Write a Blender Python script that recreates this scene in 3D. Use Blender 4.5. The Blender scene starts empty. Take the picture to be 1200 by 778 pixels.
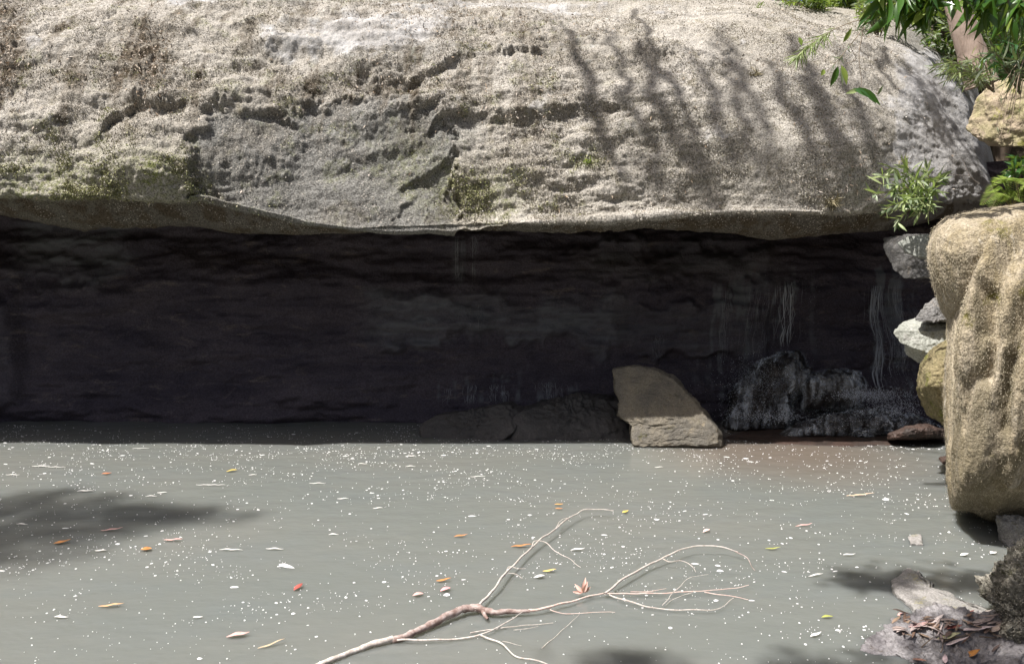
import bpy, math, random
import numpy as np
from mathutils import Vector
rng = np.random.default_rng(7)
random.seed(7)
C = bpy.context.scene.collection
S = bpy.context.scene

# ------------------------------------------------------------------ camera
F = 942.0; CAMH = 1.7; TH = math.atan(89/942.0)
CT, ST = math.cos(TH), math.sin(TH)
cam = bpy.data.objects.new('camera', bpy.data.cameras.new('camera'))
C.objects.link(cam)
cam.location = (0, 0, CAMH); cam.rotation_euler = (math.pi/2-TH, 0, 0)
cam.data.sensor_width = 36; cam.data.lens = F/1200*36
cam.data.clip_start = .05; cam.data.clip_end = 600
S.camera = cam

def ray(px, py):
    xc = (np.asarray(px, float)-600)/F; zc = -(np.asarray(py, float)-389)/F
    return xc, CT+zc*ST, -ST+zc*CT
def at(px, py, Y):
    dx, dy, dz = ray(px, py); t = np.asarray(Y, float)/dy
    return np.stack(np.broadcast_arrays(dx*t, dy*t, CAMH+dz*t), -1)
def onz(px, py, z=0.0):
    dx, dy, dz = ray(px, py); t = (z-CAMH)/dz
    return np.stack(np.broadcast_arrays(dx*t, dy*t, CAMH+dz*t), -1)
def proj(P):
    x, y, z = P[:, 0], P[:, 1], P[:, 2]-CAMH
    f = y*CT-z*ST; u = y*ST+z*CT
    return 600+F*x/f, 389-F*u/f

# ------------------------------------------------------------------ noise
_p = rng.permutation(512); PERM = np.concatenate([_p, _p, _p])
_g = rng.normal(size=(512, 3)); GRAD = _g/np.linalg.norm(_g, axis=1)[:, None]
def perlin(P):
    P = np.asarray(P, float); i = np.floor(P).astype(int); f = P-i; i &= 511
    u = f*f*f*(f*(f*6-15)+10); out = 0
    for a in (0, 1):
        for b in (0, 1):
            for c in (0, 1):
                h = PERM[PERM[PERM[(i[:, 0]+a) & 511]+((i[:, 1]+b) & 511)]+((i[:, 2]+c) & 511)] & 511
                g = GRAD[h]
                d = g[:, 0]*(f[:, 0]-a)+g[:, 1]*(f[:, 1]-b)+g[:, 2]*(f[:, 2]-c)
                w = (u[:, 0] if a else 1-u[:, 0])*(u[:, 1] if b else 1-u[:, 1])*(u[:, 2] if c else 1-u[:, 2])
                out = out+w*d
    return out*1.5
def fbm(P, sc, octv=4, gain=.5, off=0, stretch=(1, 1, 1)):
    Q = np.asarray(P)*np.array(stretch)*sc+np.array([off*1.7+.3, off*2.3+.1, off*.9+.7]); s = 0; a = 1
    for _ in range(octv):
        s = s+a*perlin(Q); Q = Q*2.03+11.3; a *= gain
    return s
def sstep(a, b, x):
    t = np.clip((x-a)/(b-a), 0, 1); return t*t*(3-2*t)

# ------------------------------------------------------------------ objects
def props(o, label=None, cat=None, group=None, kind=None):
    if label: o['label'] = label
    if cat: o['category'] = cat
    if group: o['group'] = group
    if kind: o['kind'] = kind
    return o
def mesh_np(name, V, Fc, mat, parent=None, loc=None, attrs=None, smooth=True):
    """V (n,3) world, Fc (m,k) faces (quads or triangles, -1 padded never)"""
    V = np.asarray(V, np.float32); Fc = np.asarray(Fc, np.int32)
    base = np.zeros(3)
    if parent is not None: base = np.array(parent['_w'] if '_w' in parent else parent.location)
    if loc is not None: base = np.asarray(loc, float)
    me = bpy.data.meshes.new(name); k = Fc.shape[1]
    me.vertices.add(len(V)); me.vertices.foreach_set('co', (V-base).astype(np.float32).ravel())
    me.loops.add(Fc.size); me.loops.foreach_set('vertex_index', Fc.ravel())
    me.polygons.add(len(Fc)); me.polygons.foreach_set('loop_start', np.arange(0, Fc.size, k, dtype=np.int32))
    me.update(calc_edges=True)
    if smooth: me.polygons.foreach_set('use_smooth', np.ones(len(Fc), bool))
    for an, av in (attrs or {}).items():
        at_ = me.attributes.new(an, 'FLOAT', 'POINT'); at_.data.foreach_set('value', np.asarray(av, np.float32))
    me.materials.append(mat); me.validate()
    o = bpy.data.objects.new(name, me); C.objects.link(o)
    if parent is not None: o.parent = parent
    else: o.location = base
    return o
def empty(name, loc, label, cat, group=None):
    o = bpy.data.objects.new(name, None); C.objects.link(o); o.location = tuple(float(v) for v in loc)
    o.empty_display_size = .1
    return props(o, label, cat, group)
def join(parts):
    Vs, Fs, n = [], [], 0
    for v, f in parts:
        Vs.append(v); Fs.append(np.asarray(f)+n); n += len(v)
    return np.concatenate(Vs), np.concatenate(Fs)
def gridfaces(nr, nc, wrap=False):
    i = np.arange(nr-1)[:, None]; j = np.arange(nc if wrap else nc-1)[None]
    j2 = (j+1) % nc
    return np.stack([i*nc+j, i*nc+j2, (i+1)*nc+j2, (i+1)*nc+j], -1).reshape(-1, 4)
def spline(P, n):
    P = np.asarray(P, float); k = len(P)
    if k < 3:
        t = np.linspace(0, 1, n)[:, None]; return P[0]*(1-t)+P[-1]*t
    Q = np.concatenate([[2*P[0]-P[1]], P, [2*P[-1]-P[-2]]])
    t = np.linspace(0, k-1-1e-6, n); i = t.astype(int); f = (t-i)[:, None]
    a, b, c, d = Q[i], Q[i+1], Q[i+2], Q[i+3]
    return .5*(2*b+(c-a)*f+(2*a-5*b+4*c-d)*f*f+(3*b-3*c+d-a)*f**3)
def tube(P, R, sides=7, n=None, wob=0.0, seed=0, bumps=0.0):
    P = np.asarray(P, float); n = n or max(4, 5*len(P)); k = len(P)
    R = np.interp(np.linspace(0, 1, n), np.linspace(0, 1, len(np.atleast_1d(R))), np.atleast_1d(R)) if np.ndim(R) else np.full(n, R)
    X = spline(P, n)
    if wob:
        X = X+wob*np.stack([fbm(X+q*9, 6, 2, off=seed+q) for q in range(3)], -1)
    T = np.gradient(X, axis=0); T /= np.linalg.norm(T, axis=1)[:, None]+1e-9
    up = np.where(np.abs(T[:, 2:3]) > .9, [[1., 0, 0]], [[0, 0, 1.]])
    A = np.cross(T, up); A /= np.linalg.norm(A, axis=1)[:, None]+1e-9; B = np.cross(T, A)
    an = np.linspace(0, 2*np.pi, sides, endpoint=False)
    V = X[:, None]+R[:, None, None]*(np.cos(an)[None, :, None]*A[:, None]+np.sin(an)[None, :, None]*B[:, None])
    V = V.reshape(-1, 3)
    if bumps:
        V = V+(V-np.repeat(X, sides, 0))*(bumps*fbm(V, 40, 2, off=seed))[:, None]
    Fc = gridfaces(n, sides, True)
    V = np.concatenate([V, X[:1], X[-1:]])
    j = np.arange(sides); j2 = (j+1) % sides; a0 = n*sides; b0 = a0+1; l = (n-1)*sides
    caps = np.concatenate([np.stack([j2, j, np.full(sides, a0), np.full(sides, a0)], -1), np.stack([l+j, l+j2, np.full(sides, b0), np.full(sides, b0)], -1)])
    # duplicated index not allowed in quads: leave as thin quads on midpoints
    V2 = [V]; caps = []
    for (ring, cen, fl) in ((0, a0, 1), (l, b0, 0)):
        for q in range(0, sides-1, 2):
            pass
    return V[:-2], Fc
def leaves(P, D, U, L, W, bend=.25, fold=.25, seg=5, prof=None):
    """vectorised leaves: base P, direction D, face normal U (n,3), length L, width W (n,)"""
    P = np.asarray(P, float); n = len(P); D = D/np.linalg.norm(D, axis=1)[:, None]
    Sd = np.cross(D, U); Sd /= np.linalg.norm(Sd, axis=1)[:, None]+1e-9; U = np.cross(Sd, D)
    L = np.broadcast_to(L, n); W = np.broadcast_to(W, n); bend = np.broadcast_to(bend, n)
    t = np.linspace(0, 1, seg+1)
    w = np.interp(t, [0, .15, .35, .6, .85, 1], prof or [.08, .6, 1, .9, .4, .02])
    rows = []
    for ti, wi in zip(t, w):
        cpt = P+D*(L*ti)[:, None]-U*(L*bend*ti*ti)[:, None]
        e = (W*wi*.5)[:, None]
        rows.append(np.stack([cpt-Sd*e+U*e*fold*2, cpt, cpt+Sd*e+U*e*fold*2], 1))
    V = np.stack(rows, 1)                       # n, seg+1, 3, 3
    base = gridfaces(seg+1, 3)
    Fc = (np.arange(n)[:, None, None]*((seg+1)*3)+base[None]).reshape(-1, 4)
    return V.reshape(-1, 3), Fc
def rdir(n, up=0.0, flat=1.0):
    v = rng.normal(size=(n, 3)); v[:, 2] = v[:, 2]*flat+up
    return v/np.linalg.norm(v, axis=1)[:, None]

# ------------------------------------------------------------------ materials
def newmat(name):
    m = bpy.data.materials.new(name); m.use_nodes = True
    nt = m.node_tree; b = nt.nodes['Principled BSDF']
    return m, nt, b
def N(nt, t, **kw):
    n = nt.nodes.new(t)
    for k, v in kw.items():
        if k.startswith('i_'):
            key = k[2:]; key = int(key) if key.isdigit() else key
            n.inputs[key].default_value = v
        else: setattr(n, k, v)
    return n
def mixc(nt, fac, a, b, blend='MIX'):
    m = N(nt, 'ShaderNodeMix', data_type='RGBA', blend_type=blend)
    for s, v in ((0, fac), (6, a), (7, b)):
        if hasattr(v, 'is_output') or isinstance(v, bpy.types.NodeSocket): nt.links.new(v, m.inputs[s])
        else: m.inputs[s].default_value = v if s == 0 else (*v, 1)
    return m.outputs[2]
def math_(nt, op, a, b=0.0):
    m = N(nt, 'ShaderNodeMath', operation=op)
    for s, v in ((0, a), (1, b)):
        if isinstance(v, bpy.types.NodeSocket): nt.links.new(v, m.inputs[s])
        else: m.inputs[s].default_value = v
    return m.outputs[0]
def noise(nt, scale, detail=4, rough=.6, coord=None, stretch=None, dist=0.0):
    n = N(nt, 'ShaderNodeTexNoise'); n.inputs['Scale'].default_value = scale; n.inputs['Detail'].default_value = detail
    n.inputs['Roughness'].default_value = rough; n.inputs['Distortion'].default_value = dist
    if coord is not None:
        if stretch:
            mp = N(nt, 'ShaderNodeMapping'); mp.inputs['Scale'].default_value = stretch
            nt.links.new(coord, mp.inputs['Vector']); coord = mp.outputs[0]
        nt.links.new(coord, n.inputs['Vector'])
    return n.outputs[0]
def ramp(nt, v, lo, hi):
    r = N(nt, 'ShaderNodeMapRange'); r.interpolation_type = 'SMOOTHSTEP'
    nt.links.new(v, r.inputs[0]); r.inputs[1].default_value = lo; r.inputs[2].default_value = hi
    return r.outputs[0]
def attr(nt, name):
    return N(nt, 'ShaderNodeAttribute', attribute_name=name).outputs['Fac']
def bump(nt, b, hs, dist=.02, strength=1.0):
    bp = N(nt, 'ShaderNodeBump'); bp.inputs['Distance'].default_value = dist; bp.inputs['Strength'].default_value = strength
    nt.links.new(hs, bp.inputs['Height']); nt.links.new(bp.outputs[0], b.inputs['Normal'])
def stone(name, ca, cb, cc, sc=3.0, rough=.9, bumpd=.012, speck=.5, mossc=None, mossamt=.0, stretch=None, fine=90., attrmoss=False, spec=.3):
    """mottled stone: two broad tones, a third in patches, fine grain, optional moss by noise or by the vertex layer 'moss'"""
    m, nt, b = newmat(name); co = N(nt, 'ShaderNodeTexCoord').outputs['Object']
    col = mixc(nt, ramp(nt, noise(nt, sc, 5, .65, co, stretch), .38, .62), ca, cb)
    col = mixc(nt, ramp(nt, noise(nt, sc*2.7, 6, .7, co, stretch, .6), .55, .72), col, cc)
    g = noise(nt, fine, 3, .7, co)
    g2 = noise(nt, fine*.33, 4, .7, co)
    col = mixc(nt, speck, col, mixc(nt, ramp(nt, g, .3, .7), (.25, .24, .22), (1, 1, 1)), 'MULTIPLY')
    if mossc:
        mk = ramp(nt, noise(nt, sc*1.6, 6, .7, co), .62-mossamt, .74-mossamt)
        if attrmoss: mk = math_(nt, 'MULTIPLY', mk, attr(nt, 'moss'))
        mc = mixc(nt, ramp(nt, g2, .35, .65), mossc, tuple(c*.45 for c in mossc))
        col = mixc(nt, mk, col, mc)
    nt.links.new(col, b.inputs['Base Color']); b.inputs['Roughness'].default_value = rough
    b.inputs['Specular IOR Level'].default_value = spec
    h = math_(nt, 'ADD', math_(nt, 'MULTIPLY', g2, 1.0), math_(nt, 'MULTIPLY', g, .5))
    bump(nt, b, h, bumpd)
    return m
def pale_streaks(m, c=(.155, .16, .172)):
    nt = m.node_tree; b = nt.nodes['Principled BSDF']; src = b.inputs['Base Color'].links[0].from_socket
    nt.links.new(mixc(nt, attr(nt, 'pale'), src, c), b.inputs['Base Color'])
def leafmat(name, ca, cb, rough=.4, trans=.25, back=None, spec=.5):
    m, nt, b = newmat(name)
    gi = N(nt, 'ShaderNodeNewGeometry')
    col = mixc(nt, gi.outputs['Random Per Island'], ca, cb)
    nt.links.new(col, b.inputs['Base Color']); b.inputs['Roughness'].default_value = rough
    b.inputs['Specular IOR Level'].default_value = spec
    tr = N(nt, 'ShaderNodeBsdfTranslucent'); nt.links.new(mixc(nt, .6, col, (.35, .5, .05)), tr.inputs[0])
    mx = N(nt, 'ShaderNodeMixShader'); mx.inputs[0].default_value = trans
    nt.links.new(b.outputs[0], mx.inputs[1]); nt.links.new(tr.outputs[0], mx.inputs[2])
    nt.links.new(mx.outputs[0], nt.nodes['Material Output'].inputs[0])
    return m
def plain(name, ca, cb, sc=30., rough=.8, bumpd=.003, spec=.3, stretch=None):
    m, nt, b = newmat(name); co = N(nt, 'ShaderNodeTexCoord').outputs['Object']
    n = noise(nt, sc, 4, .65, co, stretch)
    nt.links.new(mixc(nt, ramp(nt, n, .35, .65), ca, cb), b.inputs['Base Color'])
    b.inputs['Roughness'].default_value = rough; b.inputs['Specular IOR Level'].default_value = spec
    bump(nt, b, n, bumpd)
    return m
def island(name, cols, rough=.8, trans=0.):
    m, nt, b = newmat(name); gi = N(nt, 'ShaderNodeNewGeometry')
    r = N(nt, 'ShaderNodeValToRGB'); r.color_ramp.interpolation = 'LINEAR'
    e = r.color_ramp.elements
    e[0].color = (*cols[0], 1); e[1].color = (*cols[-1], 1); e[1].position = 1
    for i, c in enumerate(cols[1:-1]):
        q = e.new((i+1)/(len(cols)-1)); q.color = (*c, 1)
    nt.links.new(gi.outputs['Random Per Island'], r.inputs[0]); nt.links.new(r.outputs[0], b.inputs['Base Color'])
    b.inputs['Roughness'].default_value = rough; b.inputs['Specular IOR Level'].default_value = .2
    return m

# the mossy face of the great boulder
def overhang_mat():
    m, nt, b = newmat('weathered_sandstone'); co = N(nt, 'ShaderNodeTexCoord').outputs['Object']
    n1 = noise(nt, 1.1, 5, .65, co); n2 = noise(nt, 4.5, 6, .7, co, None, .5); g = noise(nt, 75, 3, .75, co); g2 = noise(nt, 26, 4, .7, co)
    tan = mixc(nt, ramp(nt, n1, .36, .64), (.395, .375, .335), (.475, .455, .42))
    tan = mixc(nt, ramp(nt, n2, .52, .70), tan, (.28, .26, .205))
    grey = mixc(nt, ramp(nt, n2, .4, .65), (.25, .25, .24), (.185, .185, .175))
    white = mixc(nt, ramp(nt, n2, .4, .65), (.47, .465, .465), (.34, .335, .33))
    green = (.20, .22, .085)
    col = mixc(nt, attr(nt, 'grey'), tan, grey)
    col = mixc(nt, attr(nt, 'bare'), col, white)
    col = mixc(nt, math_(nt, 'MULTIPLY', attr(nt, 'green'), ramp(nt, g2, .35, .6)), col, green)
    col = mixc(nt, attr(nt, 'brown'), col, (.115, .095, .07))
    sp = math_(nt, 'SUBTRACT', 1.0, math_(nt, 'MULTIPLY', attr(nt, 'bare'), .75))
    spk = mixc(nt, ramp(nt, g, .32, .62), (.20, .18, .155), (1.15, 1.12, 1.08))
    col = mixc(nt, math_(nt, 'MULTIPLY', sp, .85), col, spk, 'MULTIPLY')
    # pale lichen flecks
    vo = N(nt, 'ShaderNodeTexVoronoi'); vo.inputs['Scale'].default_value = 48; nt.links.new(co, vo.inputs['Vector'])
    fl = math_(nt, 'MULTIPLY', math_(nt, 'LESS_THAN', vo.outputs['Distance'], .27), math_(nt, 'GREATER_THAN', n2, .5))
    col = mixc(nt, math_(nt, 'MULTIPLY', fl, .6), col, (.52, .47, .41))
    nt.links.new(col, b.inputs['Base Color']); b.inputs['Roughness'].default_value = .95; b.inputs['Specular IOR Level'].default_value = .15
    h = math_(nt, 'ADD', g2, math_(nt, 'MULTIPLY', g, .45))
    h = math_(nt, 'MULTIPLY', h, math_(nt, 'ADD', .35, math_(nt, 'MULTIPLY', sp, .65)))
    bump(nt, b, h, .022)
    return m
M = {}
M['overhang'] = overhang_mat()
M['tuft'] = island('dry_moss_tufts', [(.08, .065, .045), (.40, .36, .29), (.14, .12, .085), (.54, .49, .43), (.36, .325, .25), (.70, .66, .61), (.47, .43, .37), (.28, .28, .18), (.58, .53, .49)], .9)
M['tuftgreen'] = island('green_moss_tufts', [(.12, .13, .05), (.36, .35, .18), (.26, .28, .12), (.46, .43, .27)], .9)
M['litter'] = island('dry_leaf_litter', [(.16, .115, .075), (.36, .28, .20), (.52, .45, .37), (.25, .18, .12), (.62, .55, .48)], .75)
M['roots'] = island('dry_rootlets', [(.30, .22, .13), (.42, .33, .22), (.2, .14, .08), (.52, .44, .33)], .85)
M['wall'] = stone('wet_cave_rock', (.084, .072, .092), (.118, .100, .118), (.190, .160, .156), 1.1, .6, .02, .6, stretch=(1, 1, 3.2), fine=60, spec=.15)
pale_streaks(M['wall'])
M['slab'] = stone('damp_grey_stone', (.25, .22, .17), (.17, .155, .13), (.34, .28, .19), 4, .75, .012, .6, (.12, .11, .04), .02, fine=110)
M['wetslab'] = stone('wet_dark_stone', (.06, .058, .058), (.085, .08, .078), (.04, .035, .03), 3, .45, .012, .5, fine=80)
M['spray'] = stone('spray_wet_stone', (.026, .023, .023), (.05, .044, .042), (.075, .055, .042), 5, .5, .02, .7, fine=50, spec=.35)
M['redrock'] = stone('iron_red_stone', (.085, .055, .044), (.05, .038, .032), (.12, .08, .06), 5, .5, .01, .5, fine=70)
M['white'] = stone('pale_granular_stone', (.40, .41, .37), (.33, .34, .30), (.47, .46, .43), 4, .9, .008, .6, (.3, .27, .1), .0, fine=70)
M['greyblock'] = stone('grey_block_stone', (.20, .195, .19), (.27, .26, .25), (.33, .29, .24), 5, .85, .014, .5, fine=80)
M['mossy'] = stone('moss_draped_stone', (.52, .445, .33), (.33, .27, .165), (.60, .545, .455), 2.6, .95, .024, .75, (.25, .22, .06), .06, stretch=(1.7, 1.7, .28), fine=70)
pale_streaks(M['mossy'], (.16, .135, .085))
M['mossdark'] = stone('mossy_round_stone', (.21, .18, .095), (.30, .25, .14), (.16, .15, .06), 5, .95, .016, .75, (.20, .20, .05), .08, fine=75)
M['yellowrock'] = stone('lichen_yellow_stone', (.46, .37, .27), (.38, .34, .19), (.55, .43, .36), 4, .9, .012, .5, (.30, .29, .06), .04, fine=70)
M['bank'] = stone('bank_grey_stone', (.21, .195, .20), (.30, .285, .285), (.12, .10, .085), 6, .7, .018, .6, fine=60)
M['mound'] = stone('dark_moss_mound', (.22, .21, .175), (.32, .30, .25), (.38, .36, .30), 9, .95, .035, .8, (.13, .13, .045), .05, fine=45)
M['lichen'] = stone('pale_lichen_stone', (.36, .34, .32), (.29, .28, .26), (.27, .25, .15), 7, .9, .008, .6, (.42, .38, .17), .02, fine=120)
M['soil'] = stone('creek_bank_soil', (.085, .065, .042), (.06, .05, .03), (.12, .10, .06), 1.5, .95, .03, .5, (.05, .065, .02), .05, fine=30)
M['bark'] = plain('pinkish_bark', (.46, .36, .30), (.33, .25, .20), 14, .85, .01, stretch=(1, 1, .25))
M['darkbark'] = plain('dark_bark', (.10, .075, .05), (.17, .13, .10), 18, .9, .01, stretch=(1, 1, .2))
M['twig'] = plain('thin_twig', (.20, .15, .10), (.30, .24, .18), 40, .8, .001)
M['stem'] = plain('green_stem', (.16, .17, .06), (.22, .18, .09), 40, .7, .001)
M['glossy'] = leafmat('glossy_broad_leaf', (.020, .058, .010), (.055, .13, .018), .28, .22)
M['palegreen'] = leafmat('pale_lance_leaf', (.22, .30, .11), (.44, .50, .24), .4, .3)
M['greyleaf'] = leafmat('grey_green_leaf', (.15, .20, .12), (.30, .34, .22), .45, .25)
M['fern'] = leafmat('bright_fern_leaf', (.13, .22, .03), (.30, .36, .08), .5, .35)
M['darkfern'] = leafmat('deep_green_leaf', (.03, .10, .03), (.07, .17, .05), .4, .25)
M['grass'] = leafmat('grass_blade', (.12, .20, .03), (.30, .34, .09), .5, .35)
M['bush'] = leafmat('bush_leaf', (.035, .075, .018), (.09, .14, .035), .45, .3)
M['drygrass'] = island('dry_grass', [(.12, .10, .06), (.34, .29, .18), (.22, .2, .11), (.45, .4, .28)], .8)
def water_mat():
    m, nt, b = newmat('silty_pool_water'); co = N(nt, 'ShaderNodeTexCoord').outputs['Object']
    n = noise(nt, .35, 3, .5, co, (1, 1.6, 1)); n2 = noise(nt, 1.1, 4, .6, co, (1, 2, 1))
    col = mixc(nt, ramp(nt, n, .35, .65), (.148, .157, .144), (.162, .165, .149))
    col = mixc(nt, math_(nt, 'MULTIPLY', ramp(nt, n2, .4, .75), .35), col, (.138, .156, .156))
    # iron stain where the trickle enters the pool
    mp = N(nt, 'ShaderNodeVectorMath', operation='DISTANCE'); nt.links.new(co, mp.inputs[0]); mp.inputs[1].default_value = (2.35, 7.0, 0)
    st = math_(nt, 'MULTIPLY', math_(nt, 'SUBTRACT', 1.0, ramp(nt, mp.outputs[1], .2, 1.6)), .55)
    col = mixc(nt, st, col, (.150, .098, .066))
    nt.links.new(col, b.inputs['Base Color']); b.inputs['Roughness'].default_value = .06; b.inputs['IOR'].default_value = 1.33
    b.inputs['Subsurface Weight'].default_value = 1.0; b.inputs['Subsurface Radius'].default_value = (1.0, .95, .8); b.inputs['Subsurface Scale'].default_value = .3
    w = noise(nt, 5, 3, .5, co, (1, 1.7, 1)); w2 = noise(nt, 34, 2, .5, co)
    bump(nt, b, math_(nt, 'ADD', w, math_(nt, 'MULTIPLY', w2, .10)), .006)
    return m
M['water'] = water_mat()
def fall_mat():
    m, nt, b = newmat('falling_water')
    b.inputs['Base Color'].default_value = (.85, .88, .92, 1); b.inputs['Roughness'].default_value = .15
    b.inputs['IOR'].default_value = 1.33; b.inputs['Transmission Weight'].default_value = .6
    return m
M['fall'] = fall_mat()
m, nt, b = newmat('water_film'); co = N(nt, 'ShaderNodeTexCoord').outputs['Object']
b.inputs['Base Color'].default_value = (.72, .78, .85, 1); b.inputs['Roughness'].default_value = .25
nz = math_(nt, 'MULTIPLY', ramp(nt, noise(nt, 9, 3, .5, co, (1.6, 1, .22), .8), .36, .74), ramp(nt, noise(nt, 3.2, 3, .6, co), .34, .58))
nt.links.new(math_(nt, 'MULTIPLY', nz, .5), b.inputs['Alpha']); M['film'] = m
m, nt, b = newmat('spray_droplet'); b.inputs['Base Color'].default_value = (.74, .80, .90, 1); b.inputs['Roughness'].default_value = .3; b.inputs['Transmission Weight'].default_value = .5; b.inputs['IOR'].default_value = 1.33; M['spraywater'] = m
m, nt, b = newmat('foam_fleck'); b.inputs['Base Color'].default_value = (.66, .66, .65, 1); b.inputs['Roughness'].default_value = .6; M['foam'] = m

# ------------------------------------------------------------------ ground, water
def H(x, y):
    rough = fbm(np.stack([x, y, 0*x], -1), .5, 4)*.25
    back = sstep(9.6, 11.6, y)*4.6+np.clip(y-11.6, 0, 25)*.34
    front = sstep(2.6, 1.6, y)*.62+np.clip(-3-y, 0, 30)*.30
    right = sstep(4.3, 7.0, x)*2.2+np.clip(x-7, 0, 25)*.35
    left = sstep(-8.2, -10.5, x)*2.0+np.clip(-10.5-x, 0, 25)*.35
    e = np.maximum(np.maximum(back, front), np.maximum(right, left))
    return -.5+e+rough*(.35+.65*sstep(0, 1, e))
def axis(a, b, inner0, inner1, s_in):
    pts = list(np.arange(inner0, inner1+1e-6, s_in)); d = s_in
    v = inner0
    lo = []
    while v > a:
        d *= 1.18; v -= d; lo.append(v)
    v = inner1; d = s_in; hi = []
    while v < b:
        d *= 1.18; v += d; hi.append(v)
    return np.array(lo[::-1]+pts+hi)
gx = axis(-220, 220, -11, 11, .14); gy = axis(-220, 220, -4, 15, .14)
GX, GY = np.meshgrid(gx, gy); gp = H(GX.ravel(), GY.ravel())
props(mesh_np('ground', np.stack([GX.ravel(), GY.ravel(), gp], -1), gridfaces(len(gy), len(gx)), M['soil']), 'brown creek bed and banks', None, None, 'structure')
wx = np.linspace(-10.4, 6.5, 120); wy = np.linspace(1.2, 10.6, 80); WX, WY = np.meshgrid(wx, wy)
props(mesh_np('water', np.stack([WX.ravel(), WY.ravel(), 0*WX.ravel()], -1), gridfaces(80, 120), M['water']), 'still silty grey green pool', None, None, 'structure')

# ------------------------------------------------------------------ sun
TOSUN = np.array([-.46, -.235, 1.0]); TOSUN /= np.linalg.norm(TOSUN)

# ------------------------------------------------------------------ the great overhanging boulder
cols = np.concatenate([np.arange(-430, -40, 6.), np.arange(-40, 1163, 1.35)]); NC = len(cols)
def ip(x, pts):
    pts = np.array(pts, float); return np.interp(x, pts[:, 0], pts[:, 1])
def sm(x, pts, k=12):
    return sum(ip(x+o, pts) for o in np.linspace(-k, k, 7))/7
wig = fbm(np.stack([cols/60, 0*cols, 0*cols], -1), 1, 3)*5
lip = sm(cols, [(-430, 232), (0, 232), (100, 231), (200, 236), (240, 238), (300, 250), (370, 264), (430, 268), (540, 266), (600, 262), (700, 259), (790, 252), (860, 250), (1000, 251), (1080, 240), (1165, 236)])+wig*.22
bot = sm(cols, [(-430, 250), (0, 251), (90, 262), (200, 264), (300, 269), (420, 273), (540, 271), (650, 268), (760, 263), (840, 272), (900, 278), (1000, 270), (1090, 262), (1165, 250)])+wig*.35
bot = np.maximum(bot, lip+4)
crest = sm(cols, [(-430, -60), (0, -45), (300, -30), (450, -22), (560, 1), (870, 1), (940, 8), (1000, 15), (1050, 25), (1090, 40), (1118, 64), (1138, 102), (1150, 145), (1159, 195), (1163, 222)], 6)
e = np.clip((cols-905)/258, 0, 1); yend = 1.9*(1-np.sqrt(np.clip(1-e*e, 0, 1)))
py0 = np.array([0, 0, 0, 0, .05, .38, .65, .85, .955, 1.0])   # share from lip to crest
Y0 = np.array([9.4, 8.3, 7.12, 6.76, 6.79, 6.98, 7.34, 8.0, 8.9, 10.2])
K = 12
CP = np.zeros((NC, K, 3))
for k in range(10):
    Y = Y0[k]+yend*(1 if 3 <= k <= 8 else .8)
    if k in (2,): py = bot
    elif k < 2: py = None
    else: py = lip+(crest-lip)*py0[k]
    if k >= 4: Y = Y-(k > 4)*.0+.10*np.sin(cols/170+k)
    if py is None:
        CP[:, k] = at(cols, bot, Y); CP[:, k, 2] += (.05, .0)[k] if False else (.35 if k == 0 else .12)
    else: CP[:, k] = at(cols, py, Y)
for k, (dy, dz) in ((10, (1.6, -.05)), (11, (3.6, -.5))):
    CP[:, k] = CP[:, 9]+np.array([0, dy, dz])
CP[:, :, 0] -= 0
NRv = np.concatenate([np.linspace(0, 2, 30, endpoint=False), np.linspace(2, 4, 50, endpoint=False), np.linspace(4, 8, 190, endpoint=False), np.linspace(8, 9, 34, endpoint=False), np.linspace(9, 10.99, 16)])
Q = np.concatenate([2*CP[:, :1]-CP[:, 1:2], CP, 2*CP[:, -1:]-CP[:, -2:-1]], 1)
ii = NRv.astype(int); ff = (NRv-ii)[None, :, None]
a, b_, c_, d_ = Q[:, ii], Q[:, ii+1], Q[:, ii+2], Q[:, ii+3]
G = .5*(2*b_+(c_-a)*ff+(2*a-5*b_+4*c_-d_)*ff**2+(3*b_-3*c_+d_-a)*ff**3)   # NC, NR, 3
# close the right end: extra columns that run back behind the silhouette
endc = []
for q in range(1, 7):
    E = G[-1].copy(); E[:, 1] += .3*q; E[:, 0] += .12*q*(E[:, 1]*0+1)-.05*q*q*.5; endc.append(E)
G = np.concatenate([G, np.stack(endc)], 0); NCt, NR = G.shape[:2]
def normals(G):
    du = np.gradient(G, axis=0); dv = np.gradient(G, axis=1); n = np.cross(du, dv)
    return n/(np.linalg.norm(n, axis=-1, keepdims=True)+1e-9)
NV = normals(G)
if NV[NC//2, 150, 1] > 0: NV = -NV
P = G.reshape(-1, 3); n0 = NV.reshape(-1, 3); px, py = proj(P)
face = np.repeat(NRv[None], NCt, 0).ravel(); onf = sstep(2.6, 3.3, face)*(1-sstep(9.2, 10, face)*.5)
d = np.zeros(len(P))
d += fbm(P, .55, 3, .5, 1, (1, 1, 1.5))*.09
bed = fbm(P, 3.6, 4, .55, 3, (.45, .6, 2.0))
gk = 1-.85*sstep(210, 240, px)*sstep(550, 520, px)*sstep(105, 150, py)
d += fbm(P, 1.7, 4, .55, 2, (.8, 1, 2.0))*.055*(.35+.65*onf)*(1-.6*sstep(720, 900, px))*(.35+.65*gk)
d += gk*bed*.028*(1-.75*sstep(720, 900, px))
calm = 1-.5*sstep(740, 900, px)
d += fbm(P, 7.5, 4, .6, 4)*.016*calm*gk
d += fbm(P, 26, 3, .6, 5)*.0065*calm
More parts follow.
